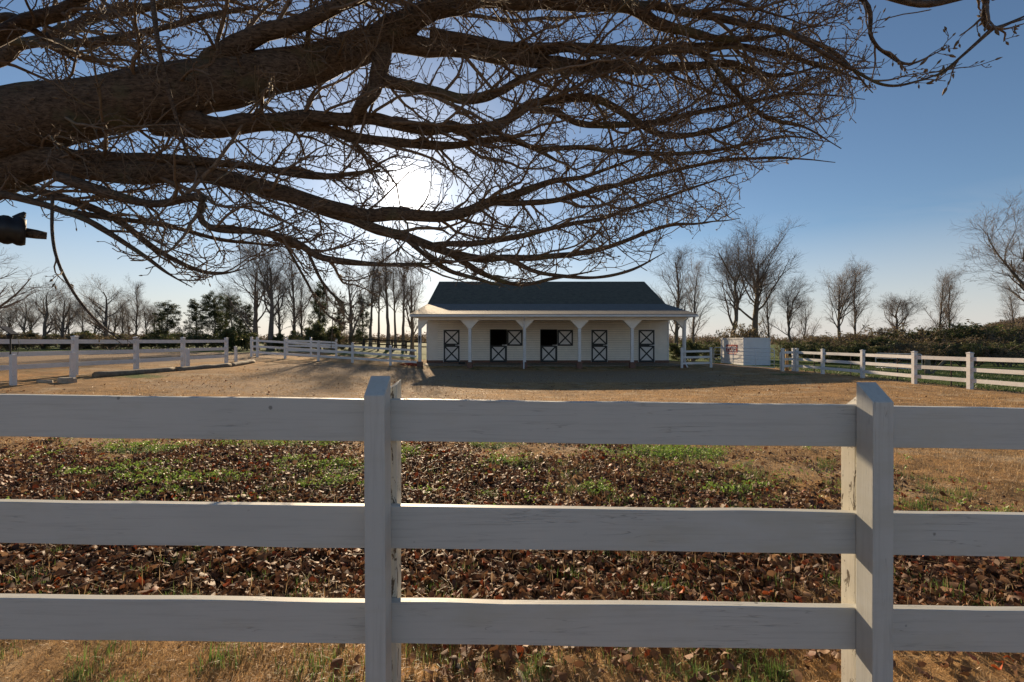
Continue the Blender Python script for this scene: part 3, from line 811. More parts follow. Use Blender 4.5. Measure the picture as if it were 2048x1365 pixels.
MB().box(CX - .012, CX - .002, CY + 1.1, CY + 2.5, cz + .80, cz + .86).build('logo_stripe', 'logo_red', CT)

# ================================================================== TREES
def copy_thing(root, loc, rz, sc, label, group):
    r = root.copy(); COL.objects.link(r); r.location = loc; r.rotation_euler = (0, 0, rz); r.scale = sc
    r['label'] = label; r['group'] = group
    for ch in list(root.children):
        c = ch.copy(); COL.objects.link(c); c.parent = r
    return r

def bare_mesh(seed, H, kind):
    rng = np.random.default_rng(seed)
    par = dict(broad=(.16, .95, 50, .42, .10, 14), round=(.18, .98, 46, .40, .09, 16), vase=(.36, .98, 38, .46, .07, 15), upright=(.2, .98, 26, .36, .09, 20), pole=(.45, .98, 32, .2, .05, 18), crooked=(.25, .98, 36, .38, .06, 12))[kind]
    t0, t1, ang, Lr, up, nl = par
    wob = .10 if kind == 'crooked' else .035
    n = 12; zz = np.linspace(0, 1, n)
    drift = np.cumsum(rng.normal(0, wob * H / 6, (n, 2)), axis=0) * (zz[:, None] ** .7)
    if kind == 'crooked': drift[:, 0] += np.sin(zz * 3.6) * H * .06
    T = np.c_[drift, zz * H * (.82 if kind in ('upright', 'pole', 'crooked') else .66)][None]
    r0 = H * dict(broad=.022, round=.017, vase=.022, upright=.016, pole=.016, crooked=.019)[kind]
    R = (r0 * (1 - .80 * zz ** 1.1) * (1 + .5 * np.exp(-zz * 14)))[None]
    if kind in ('vase', 'crooked'):  # two or three main forks
        FP, FR = grow(T, R, 3, .42, .72, H * .5, 26, 9, .10, .10, .72, rng=rng, taper=.75)
        M, MR = FP, FR
    else: M = MR = None
    P1, R1 = grow(T, R, nl, t0, t1, H * Lr, ang, 8, .13, up, .50, .8, rng=rng, taper=.8, rmin=.012)
    if M is not None:
        Pm, Rm = grow(M, MR, 6, .25, .98, H * .30, 36, 8, .13, up, .55, .9, rng=rng, taper=.8, rmin=.012)
        P1 = np.concatenate([P1, Pm]); R1 = np.concatenate([R1, Rm])
    P2, R2 = grow(P1, R1, 7, .2, .98, H * .19, 36, 6, .15, .07, .55, rng=rng, rmin=.0075, taper=.6)
    P3, R3 = grow(P2, R2, 6, .15, .99, H * .105, 38, 5, .18, .05, .6, rng=rng, rmin=.0050, taper=.5)
    P4, R4 = grow(P3, R3, 3, .2, .99, H * .060, 38, 4, .18, .03, .7, rng=rng, rmin=.0036, taper=.4)
    tr = [tubes(T, R, 10)]
    if M is not None: tr.append(tubes(M, MR, 8))
    tr.append(tubes(P1, R1, 6))
    Vt, Qt = join(tr); Vc, Qc = join([tubes(P2, R2, 4), tubes(P3, R3, 3), tubes(P4, R4, 3)])
    return np_mesh('trunk', Vt, Qt, 'grey_bark'), np_mesh('crown', Vc, Qc, 'thin_twig_bark')

PROTO = {}
for kk, sd in (('broad', 21), ('round', 22), ('vase', 23), ('upright', 24), ('pole', 25), ('crooked', 26), ('vase', 27), ('upright', 28), ('round', 29), ('crooked', 33), ('broad', 35)):
    PROTO.setdefault(kk, []).append(bare_mesh(sd, 10.0, kk))
TREES = [  # px, top py, depth, kind, variant, yaw, width factor, label
 (-75, 440, 32, 'broad', 0, .4, 1.5, 'wide bare tree sweeping its limbs in over the drive from the picture edge'),
 (-10, 556, 60, 'round', 0, 2.4, 1.35, 'bare tree half cut off by the picture edge behind the solar lamp'),
 (20, 600, 70, 'vase', 0, 3.4, .9, 'thin bare tree directly above the solar lamp'),
 (165, 598, 68, 'upright', 1, 3.0, 1.1, 'faint thin bare tree between the two thick forked trunks'),
 (244, 585, 70, 'upright', 0, 2.0, 1.1, 'faint thin bare tree between the round dense tree and the pale slender one'),
 (302, 606, 72, 'crooked', 1, 1.0, 1.0, 'low thin bare tree just before the evergreen row'),
 (48, 575, 66, 'round', 1, 3.4, 1.0, 'slight bare tree between the cut-off tree and the pair of round bare trees'),
 (90, 556, 60, 'round', 0, .8, 1.35, 'rounded bare tree with forked trunk behind the drive fence'),
 (126, 570, 56, 'broad', 1, 2.0, 1.1, 'short thick-trunked bare tree nearest to a drive fence post'),
 (212, 552, 60, 'round', 1, 4.1, 1.4, 'round dense bare tree above the long drive fence rail'),
 (272, 548, 66, 'upright', 0, 1.1, .9, 'pale slender bare tree next to the dark evergreens'),
 (512, 492, 52, 'broad', 1, 2.8, 1.0, 'spreading bare tree with leaning trunk at the drive opening'),
 (541, 462, 49, 'vase', 0, .5, 1.05, 'thick bare tree with forked V limbs behind the yard fence corner'),
 (588, 482, 54, 'upright', 1, 3.3, 1.0, 'tall bare tree with paired stems beside the forked V tree'),
 (604, 530, 58, 'upright', 0, 5.0, .9, 'thinner bare tree close behind the paired-stem tree'),
 (703, 520, 45, 'broad', 0, 1.9, .85, 'stout dark bare tree rising right behind the yard fence'),
 (741, 500, 60, 'pole', 0, 0, 1.0, 'thin pole tree, first past the stout dark tree'),
 (757, 520, 64, 'pole', 0, 1.4, .9, 'thin pole tree, second past the stout dark tree'),
 (776, 480, 55, 'pole', 0, 2.5, 1.1, 'thicker pole tree in the row before the stable roof'),
 (791, 515, 62, 'pole', 0, 3.9, .9, 'thin pole tree directly past the thicker pole tree'),
 (807, 500, 58, 'pole', 0, 5.1, 1.0, 'thin pole tree closest to the heavy tree at the stable corner'),
 (824, 512, 42, 'broad', 1, 4.9, .80, 'heavy thick-trunked bare tree at the stable porch corner'),
 (1352, 470, 50, 'upright', 0, .3, 1.2, 'dense upright bare tree touching the stable roof end'),
 (1386, 505, 41, 'upright', 1, 1.0, .9, 'straight-trunked bare tree just beyond the porch eave'),
 (1452, 470, 48, 'crooked', 0, .0, 1.0, 'crooked bare tree with curved trunk at the container edge'),
 (1512, 422, 50, 'vase', 1, 2.2, 1.15, 'tallest bare tree, straight trunk rising behind the container'),
 (1537, 535, 55, 'upright', 1, 4.0, .8, 'thin bare tree close beside the tallest tree'),
 (1590, 545, 47, 'crooked', 1, 2.9, 1.1, 'leaning many-stemmed bare tree behind the short gate panel'),
 (1608, 590, 50, 'round', 1, 1.2, .8, 'small twiggy bare tree beside the leaning many-stemmed tree'),
 (1680, 514, 52, 'vase', 0, 3.0, .8, 'bare tree with narrow V crown above the first rails of the paddock fence'),
 (1710, 508, 56, 'upright', 0, 2.0, .75, 'slim straight bare tree paired with the narrow V tree'),
 (1800, 580, 50, 'crooked', 0, 3.7, 1.2, 'low straggly bare tree with brown remnant leaves above the thicket'),
 (1880, 533, 52, 'upright', 1, 5.4, .9, 'slender bare tree standing before the wooded hill'),
 (1900, 530, 58, 'upright', 0, 3.5, .8, 'second slender bare tree, just beside the first before the hill'),
 (2078, 385, 33, 'vase', 1, 3.4, 1.2, 'big bare tree reaching in over the fence from the picture edge'),
 (2028, 560, 48, 'upright', 1, 2.6, .8, 'dark bare tree under the reaching limbs of the big edge tree'),
]
for i, (px, top, Z) in enumerate([(-5, 604, 82), (60, 598, 78), (112, 606, 84), (140, 592, 76), (190, 602, 80), (228, 598, 86), (258, 608, 78), (290, 596, 82), (322, 612, 80), (450, 560, 72), (560, 530, 74), (630, 560, 78)]):
    TREES.append((px, top, Z, ('round', 'vase', 'upright', 'crooked')[i % 4], i % 2, i * 1.7, 1.15, 'faint far bare tree in the thin back row behind the nearer drive-side trees'))
first = {}
ZMAX = {}
def place_tree(px, top, Z, key, mats, yaw, wf, label, group, name, H0=10.0):
    if key not in ZMAX: ZMAX[key] = max(v.co.z for _, m in mats for v in m.vertices)
    H0 = ZMAX[key] * .97
    x = (px - 1024) / F * Z; g = float(tz(x, Z)); H = (683 - top) / F * Z + CZ - g
    s = H / H0
    if key not in first:
        r = empty(name, (x, Z, g - .05), label, 'tree', group)
        r.rotation_euler = (0, 0, yaw); r.scale = (s * wf, s * wf, s)
        for mname, m in mats: link(mname, m, r)
        first[key] = r
    else:
        r = copy_thing(first[key], (x, Z, g - .05), yaw, (s * wf, s * wf, s), label, group)
    return r
for px, top, Z, kk, vv, yaw, wf, lab in TREES:
    place_tree(px, top, Z, (kk, vv), list(zip(('trunk', 'crown'), PROTO[kk][vv])), yaw, wf, lab, 'bare winter trees round the paddock', 'bare_tree', 10.3)

def evergreen_mesh(seed, H):
    rng = np.random.default_rng(seed); n = 10; zz = np.linspace(0, 1, n)
    T = np.c_[np.cumsum(rng.normal(0, .05, (n, 2)), 0), zz * H * .93][None]; R = (H * .018 * (1 - .8 * zz))[None]
    P1, R1 = grow(T, R, 52, .16, .99, H * .36, 70, 6, .10, .03, .35, .5, rng=rng, rmin=.012, shrink=.62)
    P2, R2 = grow(P1, R1, 8, .25, 1, H * .13, 45, 4, .15, .04, .6, rng=rng, rmin=.008)
    C = P2[:, 2:, :].reshape(-1, 3)
    V, Q, Tn = clumps(C, np.tile([[H * .036, H * .036, H * .022]], (len(C), 1)), 20, H * .0105, [(.042, .062, .024), (.062, .08, .03), (.028, .042, .018), (.085, .085, .042)], rng)
    return np_mesh('trunk', *join([tubes(T, R, 7), tubes(P1, R1, 4)]), 'grey_bark'), np_mesh('crown', V, Q, 'evergreen_needle', tint=Tn, smooth=False)
EV = [evergreen_mesh(41, 6.0), evergreen_mesh(42, 6.0)]
for i, (px, top, Z, vv, yaw, wf, lab) in enumerate([
    (338, 602, 58, 0, 0, 1.15, 'dark evergreen with flat open top, first of the row after the slender pale tree'),
    (392, 600, 60, 1, 1, 1.0, 'dark evergreen in the middle of the evergreen row'),
    (430, 584, 55, 0, 2.2, 1.0, 'tall shaggy dark evergreen, highest of the evergreen row'),
    (462, 592, 62, 1, 3.1, .9, 'slim dark evergreen between the tall shaggy one and the leaning tree'),
    (488, 606, 54, 0, 4.4, .9, 'dark evergreen behind the leaning bare trunk at the drive opening'),
    (642, 566, 56, 1, 5.0, .62, 'narrow olive cedar above the big dark bush'),
    (680, 600, 62, 0, 5.5, .7, 'small cedar between the dark bush and the stout dark tree'),
    (725, 590, 66, 1, .6, .7, 'thin cedar among the pole trees')]):
    place_tree(px, top, Z, ('ev', vv), list(zip(('trunk', 'crown'), EV[vv])), yaw, wf, lab, 'evergreens along the drive', 'evergreen_tree', 6.0)

def shrub_mesh(seed, cols, leaves=14):
    rng = np.random.default_rng(seed)
    k = 16; base = np.stack([rng.normal(0, .18, k), rng.normal(0, .18, k), np.zeros(k)], -1)
    d = rng.normal(size=(k, 3)) * .55; d[:, 2] = 1.0
    Pt = [base]; p = base
    for s in range(5): p = p + (d + rng.normal(size=(k, 3)) * .25) * .2; Pt.append(p)
    S0 = np.stack(Pt, 1); R0 = np.tile(np.linspace(.022, .008, 6), (k, 1))
    P1, R1 = grow(S0, R0, 9, .2, 1, .55, 42, 5, .2, .03, .6, rng=rng, rmin=.005)
    P2, R2 = grow(P1, R1, 6, .2, 1, .28, 42, 4, .2, .02, .6, rng=rng, rmin=.0035)
    C = P2[:, 1:, :].reshape(-1, 3)
    V, Q, T = clumps(C, np.full((len(C), 3), .07), leaves, .045, cols, rng)
    return np_mesh('stems', *join([tubes(S0, R0, 4), tubes(P1, R1, 3), tubes(P2, R2, 3)]), 'thin_twig_bark'), np_mesh('foliage', V, Q, 'evergreen_needle', tint=T, smooth=False)
GRN = [(.08, .11, .035), (.13, .145, .05), (.06, .08, .03), (.16, .145, .07)]
BRN = [(.17, .13, .075), (.14, .13, .06), (.21, .15, .09), (.11, .095, .05)]
SH = [shrub_mesh(51, GRN, 7), shrub_mesh(52, BRN, 2), shrub_mesh(53, GRN, 3), shrub_mesh(54, BRN, 1)]
def place_shrub(px, top, Z, vv, wf, lab, group):
    r = place_tree(px, top, Z, ('sh', vv), list(zip(('stems', 'foliage'), SH[vv])), random.random() * 6, 1, lab, group, 'shrub', 1.62)
    r['category'] = 'shrub'; r.scale = (r.scale[2] * wf, r.scale[2] * wf, r.scale[2])
for a in [(645, 642, 43, 0, 1.0, 'big dark evergreen bush behind the yard fence'), (668, 660, 44, 1, 1.1, 'brown twiggy bush merging into the big dark bush'),
          (566, 664, 50, 0, 1.2, 'small green bush between the forked V tree and the paired-stem tree'), (612, 662, 46, 1, 1.1, 'reddish brown bush joining the big dark bush from the drive'),
          (474, 652, 50, 0, 1.3, 'dark bush at the foot of the evergreens by the drive opening'), (415, 662, 52, 2, 1.5, 'low green bush under the tall shaggy evergreen'),
          (355, 666, 52, 2, 1.5, 'low green bush under the flat-topped evergreen'), (225, 668, 55, 1, 1.8, 'brown underbrush below the round dense bare tree'), (20, 660, 50, 1, 1.8, 'brown underbrush behind the solar lamp'),
          (150, 664, 56, 1, 1.9, 'brown underbrush between two thick bare trunks'), (75, 662, 60, 0, 1.9, 'dark underbrush left of the rounded forked bare tree'),
          (185, 660, 62, 0, 1.9, 'dark green underbrush under the faint thin bare tree'), (265, 664, 62, 1, 1.9, 'brown underbrush at the foot of the pale slender tree'), (310, 660, 60, 0, 1.8, 'dark underbrush joining the evergreen row'), (1375, 678, 40, 0, 1.2, 'green bush showing between the stable porch and short white fence'),
          (1428, 678, 44, 2, 1.5, 'green bush touching the container edge'), (1490, 640, 44, 1, .8, 'bare brown bush poking up behind the container roof')]:
    place_shrub(*a, 'bushes under the trees')
r_ = np.random.default_rng(9)
THK = [(1625, 678, 44), (1655, 662, 46), (1690, 680, 42), (1730, 656, 47), (1768, 671, 43), (1800, 642, 48), (1838, 672, 41), (1872, 652, 46), (1905, 668, 42), (1945, 644, 47), (1985, 666, 41), (2022, 638, 46), (2065, 656, 40), (1715, 684, 36), (1790, 678, 36), (1862, 688, 33), (1935, 680, 33), (2010, 688, 31), (1650, 686, 38), (1575, 684, 46), (1608, 680, 50), (1700, 666, 52), (1840, 656, 52), (1970, 648, 52)]
for i, (px, top, Z) in enumerate(THK):
    place_shrub(px, top, Z, (2, 3, 1, 3, 0, 3, 1, 2, 3)[i % 9], 1.5, 'tangled green-brown shrub in the thicket beyond the sunlit paddock fence', 'thicket shrubs beyond the paddock fence')

# ================================================================== THE OVERHANGING TREE
def poly_in(px, py, poly):
    inside = np.zeros(len(px), bool); j = len(poly) - 1
    for i in range(len(poly)):
        xi, yi = poly[i]; xj, yj = poly[j]
        c = ((yi > py) != (yj > py)) & (px < (xj - xi) * (py - yi) / (yj - yi + 1e-9) + xi)
        inside ^= c; j = i
    return inside
ENV = [(-900, -900), (2500, -900), (2300, 20), (2060, 40), (1760, -10), (1760, 110), (1750, 195), (1700, 250), (1700, 330), (1600, 322), (1510, 350), (1490, 425), (1450, 455), (1330, 500), (1245, 560), (1150, 562), (1000, 580), (880, 562), (800, 585), (700, 650), (640, 600), (560, 535), (470, 545), (390, 578), (300, 552), (200, 512), (120, 500), (-900, 560)]
TR = empty('shade_tree', (-7.2, 5.0, 0), 'huge dark bare tree overhanging the view, budded twigs against the sky', 'tree')
# guided limbs: (px, py, depth, radius in px)
LIMBS = {
 'main': [(-420, 440, 5.4, 108.0), (-150, 300, 5, 85.5), (0, 255, 4.9, 68.4), (200, 212, 4.9, 54.0), (370, 185, 5.0, 50.4), (520, 150, 5.2, 41.4), (640, 125, 5.4, 36.0), (760, 85, 5.6, 29.7)],
 'main_top': [(700, 105, 5.5, 28.56), (790, 60, 5.5, 25.2), (860, 22, 5.4, 21.84), (960, -5, 5.4, 18.48), (1080, 4, 5.6, 15.96), (1250, 14, 6, 12.6), (1360, 60, 6.3, 9.24), (1480, 82, 6.6, 6.72), (1600, 60, 7, 4.2)],
 'main_right': [(740, 90, 5.6, 21.17), (880, 92, 5.9, 16.63), (1000, 112, 6.2, 14.36), (1150, 128, 6.6, 12.1), (1300, 140, 7, 9.07), (1450, 128, 7.4, 6.8), (1560, 152, 7.7, 4.54), (1690, 120, 8, 3.02)],
 'main_right_twin': [(860, 80, 5.8, 13.61), (1000, 92, 6.0, 10.58), (1150, 98, 6.3, 9.07), (1300, 104, 6.6, 7.56), (1400, 110, 6.9, 6.05), (1460, 175, 7.2, 5.29), (1530, 232, 7.5, 4.54), (1610, 255, 7.8, 3.4), (1680, 300, 8.0, 2.27)],
 'top_fork': [(380, 150, 4.9, 22.85), (470, 95, 4.7, 18.14), (570, 60, 4.6, 14.78), (700, 8, 4.4, 12.1), (850, -60, 4.2, 9.41)],
 'sky_limb': [(-200, 180, 4.4, 21.0), (120, 20, 4.2, 11.76), (420, -70, 4.2, 10.08), (800, -90, 4.5, 7.56), (1200, -50, 5.0, 5.04), (1480, 10, 5.6, 3.36), (1640, 60, 6.0, 2.1)],
 'far_limb': [(-100, 150, 6, 16.8), (130, 60, 6.6, 9.24), (300, 10, 7.2, 7.56), (600, -30, 8, 5.88), (1000, 40, 9, 4.2), (1300, 20, 9.5, 2.94)],
 'left_fork': [(-120, 200, 4.8, 15.12), (0, 45, 4.4, 8.06), (80, 75, 4.4, 7.06), (150, 125, 4.6, 6.05)],
 'cross': [(770, 90, 5.5, 18.14), (752, 150, 5.45, 15.88), (742, 200, 5.5, 13.61), (715, 232, 5.6, 9.83)],
 'mid': [(360, 230, 5.1, 19.66), (440, 250, 5.2, 16.63), (560, 240, 5.4, 13.61), (700, 238, 5.8, 12.85), (820, 255, 6.2, 12.1), (920, 264, 6.5, 11.34), (1000, 252, 6.8, 10.58), (1080, 205, 7.0, 8.32), (1200, 202, 7.4, 7.56), (1320, 270, 7.8, 6.05), (1440, 258, 8.2, 4.54), (1540, 205, 8.5, 3.02), (1640, 150, 8.7, 2.27)],
 'mid_low': [(300, 255, 5.1, 16.63), (420, 262, 5.3, 13.61), (540, 250, 5.7, 11.34), (650, 262, 6, 10.58), (780, 285, 6.4, 9.07), (900, 292, 6.8, 7.56), (1010, 280, 7.1, 6.05), (1090, 310, 7.5, 5.29), (1140, 335, 7.8, 3.78)],
 'mid_high': [(755, 160, 5.5, 11.34), (870, 188, 6, 9.83), (960, 198, 6.4, 9.07), (1050, 160, 6.8, 6.8), (1150, 140, 7.2, 5.29), (1300, 180, 7.6, 3.78)],
 'low': [(-330, 470, 5.2, 99.0), (-120, 385, 5.2, 59.4), (0, 345, 5.2, 43.2), (110, 328, 5.2, 30.6), (230, 342, 5.3, 23.4), (380, 350, 5.6, 19.8), (540, 378, 6.2, 16.2), (700, 428, 6.9, 13.5), (800, 432, 7.3, 12.6), (900, 432, 7.7, 10.8), (980, 404, 8, 9.0), (1080, 374, 8.4, 7.65), (1200, 342, 8.8, 5.85), (1320, 300, 9.2, 3.6)],
 'low_twin': [(20, 330, 5.2, 18.9), (160, 320, 5.1, 12.6), (330, 318, 5.3, 9.45), (480, 330, 5.8, 7.56), (640, 352, 6.4, 6.93), (760, 345, 6.9, 5.04)],
 'sun_low': [(440, 362, 5.8, 13.61), (600, 402, 6.4, 11.34), (720, 450, 7, 10.58), (830, 480, 7.5, 9.83), (920, 512, 8, 8.32), (1010, 516, 8.4, 6.8), (1100, 514, 8.8, 6.05), (1210, 497, 9.2, 4.54), (1330, 455, 9.6, 3.78), (1420, 446, 9.9, 2.65), (1480, 438, 10.1, 1.89)],
 'hook': [(130, 350, 4.6, 11.34), (230, 390, 4.7, 9.83), (310, 408, 4.9, 8.32), (400, 396, 5.0, 8.32), (402, 440, 5.0, 6.8), (432, 458, 5.1, 6.8), (520, 462, 5.4, 6.8), (590, 484, 5.8, 6.8), (645, 516, 6.1, 6.8), (740, 530, 6.6, 6.05), (830, 532, 7.1, 5.29), (900, 522, 7.5, 3.78)],
 'low_left': [(-150, 400, 4.9, 25.7), (-20, 385, 4.9, 9.07), (70, 402, 4.9, 6.8), (150, 432, 5.0, 6.05), (220, 470, 5.1, 5.29), (290, 515, 5.3, 4.16), (335, 548, 5.4, 3.02), (385, 575, 5.5, 1.89)],
 'low_left_far': [(-150, 395, 5.2, 25.7), (0, 372, 5.3, 9.83), (120, 398, 5.5, 7.56), (230, 440, 5.8, 6.8), (310, 500, 6.1, 5.29), (400, 542, 6.4, 3.78), (450, 546, 6.6, 3.02), (500, 535, 6.8, 1.89)],
 'fringe': [(900, 508, 8.2, 6.8), (960, 545, 8.4, 5.29), (1040, 568, 8.6, 3.78), (1120, 555, 8.8, 3.02), (1200, 540, 9.0, 1.89)],
 'drop': [(612, 494, 6.0, 3.28), (640, 556, 6.1, 3.04), (668, 592, 6.2, 2.34), (690, 612, 6.3, 1.4)],
 'drop_two': [(560, 470, 6.0, 2.81), (610, 560, 6.2, 2.34), (640, 612, 6.3, 2.11), (668, 640, 6.4, 1.87), (697, 652, 6.5, 1.4)],
 'whip': [(300, -30, 3.6, 5.04), (318, 90, 3.6, 4.41), (345, 210, 3.7, 3.78), (372, 300, 3.8, 3.15), (410, 370, 3.9, 2.52), (435, 420, 4.0, 1.89)],
 'whip_low': [(105, 390, 4.2, 3.15), (105, 470, 4.15, 2.83), (118, 530, 4.1, 2.83), (150, 590, 4.1, 2.52), (190, 640, 4.1, 2.21), (222, 668, 4.1, 1.89), (248, 681, 4.1, 1.39)],
 'near_tip': [(1500, -120, 2.6, 7.26), (1720, -5, 2.7, 4.84), (1745, 75, 2.75, 3.63), (1780, 110, 2.8, 3.02), (1822, 128, 2.8, 2.42), (1900, 92, 2.9, 1.81)],
 'near_tip_two': [(1740, -20, 2.7, 7.26), (1850, 8, 2.75, 6.65), (1960, -12, 2.8, 6.05), (1966, 38, 2.85, 4.84), (1990, 56, 2.9, 4.23), (2060, 30, 3.0, 3.63)],
 'near_tip_three': [(1985, 56, 2.9, 4.03), (1930, 108, 2.9, 3.02), (1880, 150, 2.95, 2.35), (1862, 152, 2.95, 2.02)],
 'near_tip_four': [(1560, 60, 3.3, 4.03), (1690, 130, 3.4, 3.36), (1770, 172, 3.4, 2.69), (1850, 158, 3.45, 2.02), (1925, 128, 3.5, 1.48)],
 'overhead': [(-200, 100, 4.0, 34.02), (250, -220, 3.6, 18.14), (700, -420, 3.5, 13.61), (1200, -420, 3.8, 10.58), (1550, -160, 4.2, 6.8)],
 'low_right': [(960, 404, 7.9, 6.75), (1090, 404, 8.3, 5.85), (1200, 378, 8.7, 4.95), (1330, 348, 9.1, 4.05), (1450, 322, 9.5, 3.15), (1560, 318, 9.8, 2.52), (1670, 326, 10, 1.8)],
 'sun_mid': [(860, 494, 7.6, 6.75), (960, 486, 8, 5.85), (1080, 462, 8.4, 4.95), (1200, 436, 8.8, 4.05), (1310, 402, 9.1, 3.15), (1400, 372, 9.4, 2.52), (1490, 345, 9.6, 1.8)],
 'fringe_low': [(800, 474, 7.4, 6.3), (870, 526, 7.6, 4.95), (940, 556, 7.8, 3.78), (1010, 574, 8, 2.7)],
 'fringe_far': [(1000, 516, 8.4, 5.85), (1070, 544, 8.7, 4.5), (1180, 556, 9, 3.6), (1260, 540, 9.3, 2.7), (1330, 505, 9.5, 1.8)],
 'upper_right': [(1240, 12, 6, 9.0), (1400, 28, 6.4, 7.2), (1550, 62, 6.8, 5.4), (1670, 110, 7.1, 4.05), (1745, 188, 7.3, 2.25)],
 'upper_far': [(1280, 102, 6.6, 7.2), (1450, 92, 7, 5.85), (1590, 118, 7.4, 4.5), (1720, 160, 7.7, 2.7)],
 'middle_far': [(1060, 215, 7, 7.2), (1180, 250, 7.4, 6.3), (1300, 245, 7.8, 5.4), (1450, 215, 8.2, 4.5), (1590, 190, 8.5, 3.15), (1730, 200, 8.8, 1.8)],
 'middle_low': [(1080, 300, 7.4, 5.4), (1180, 296, 7.8, 4.95), (1300, 310, 8.2, 4.5), (1430, 300, 8.6, 3.6), (1560, 275, 8.9, 2.7), (1660, 285, 9.1, 1.8)],
 'left_low_mid': [(120, 420, 5.3, 6.3), (220, 435, 5.7, 5.4), (330, 452, 6.1, 4.5), (430, 478, 6.5, 3.6), (520, 490, 6.9, 2.7), (600, 500, 7.2, 1.8)],
 'top_left': [(-60, 70, 5.2, 9.8), (120, 90, 5.6, 7.7), (280, 70, 6, 6.3), (420, 30, 6.4, 4.9), (560, 10, 6.8, 3.5)],
}
SPARE = {'whip': (5, .4), 'whip_low': (5, .35), 'near_tip': (6, .28), 'near_tip_two': (7, .3), 'near_tip_three': (4, .18), 'near_tip_four': (6, .3), 'drop': (10, .5), 'drop_two': (10, .45), 'overhead': (10, 1.2), 'left_fork': (14, 1.1)}
rng = np.random.default_rng(77)
zz = np.linspace(0, 1, 12)
TP = np.c_[-7.2 + .25 * zz ** 2, 5.0 + 0 * zz, -.2 + 4.6 * zz][None]
link('trunk', np_mesh('trunk', *tubes(TP, np.interp(zz, [0, .1, .4, 1], [.75, .58, .5, .35])[None], 20), 'limb_bark'), TR).matrix_parent_inverse = Matrix.Translation((7.2, -5.0, 0))
def proj(p):
    yy = np.maximum(p[:, 1], .2)
    return 1024 + p[:, 0] / yy * F, 683 - (p[:, 2] - CZ) / yy * F
def keep(Pt, R, margin=1.0):
    e = Pt[:, -1]; m = Pt[:, Pt.shape[1] // 2]
    a = proj(e); b = proj(m)
    ja = (a[0] + rng.normal(0, 22, len(e)), a[1] + rng.normal(0, 16, len(e)))
    c = proj(Pt[:, Pt.shape[1] // 4])
    sun_gap = np.ones(len(e), bool)
    for q in (a, b, c): sun_gap &= np.hypot(q[0] - 815, q[1] - 384) > rng.uniform(18, 46, len(e))
    ok = poly_in(*ja, ENV) & poly_in(*b, ENV) & sun_gap & (e[:, 1] > 2.4) & (e[:, 1] < 14) & (np.linalg.norm(e - np.array([0, 0, CZ]), axis=1) > 2.2)
    return Pt[ok], R[ok]
def bud_mesh(tipP, tipD, L, Wd):
    """spindles at twig tips"""
    k = 5; n = len(tipP)
    Pt = tipP[:, None, :] + tipD[:, None, :] * (np.array([0, .25, .6, 1.0])[None, :, None] * L[:, None, None])
    R = Wd[:, None] * np.array([.45, 1.0, .8, .08])[None, :]
    return tubes(Pt, R, k)
total = 0
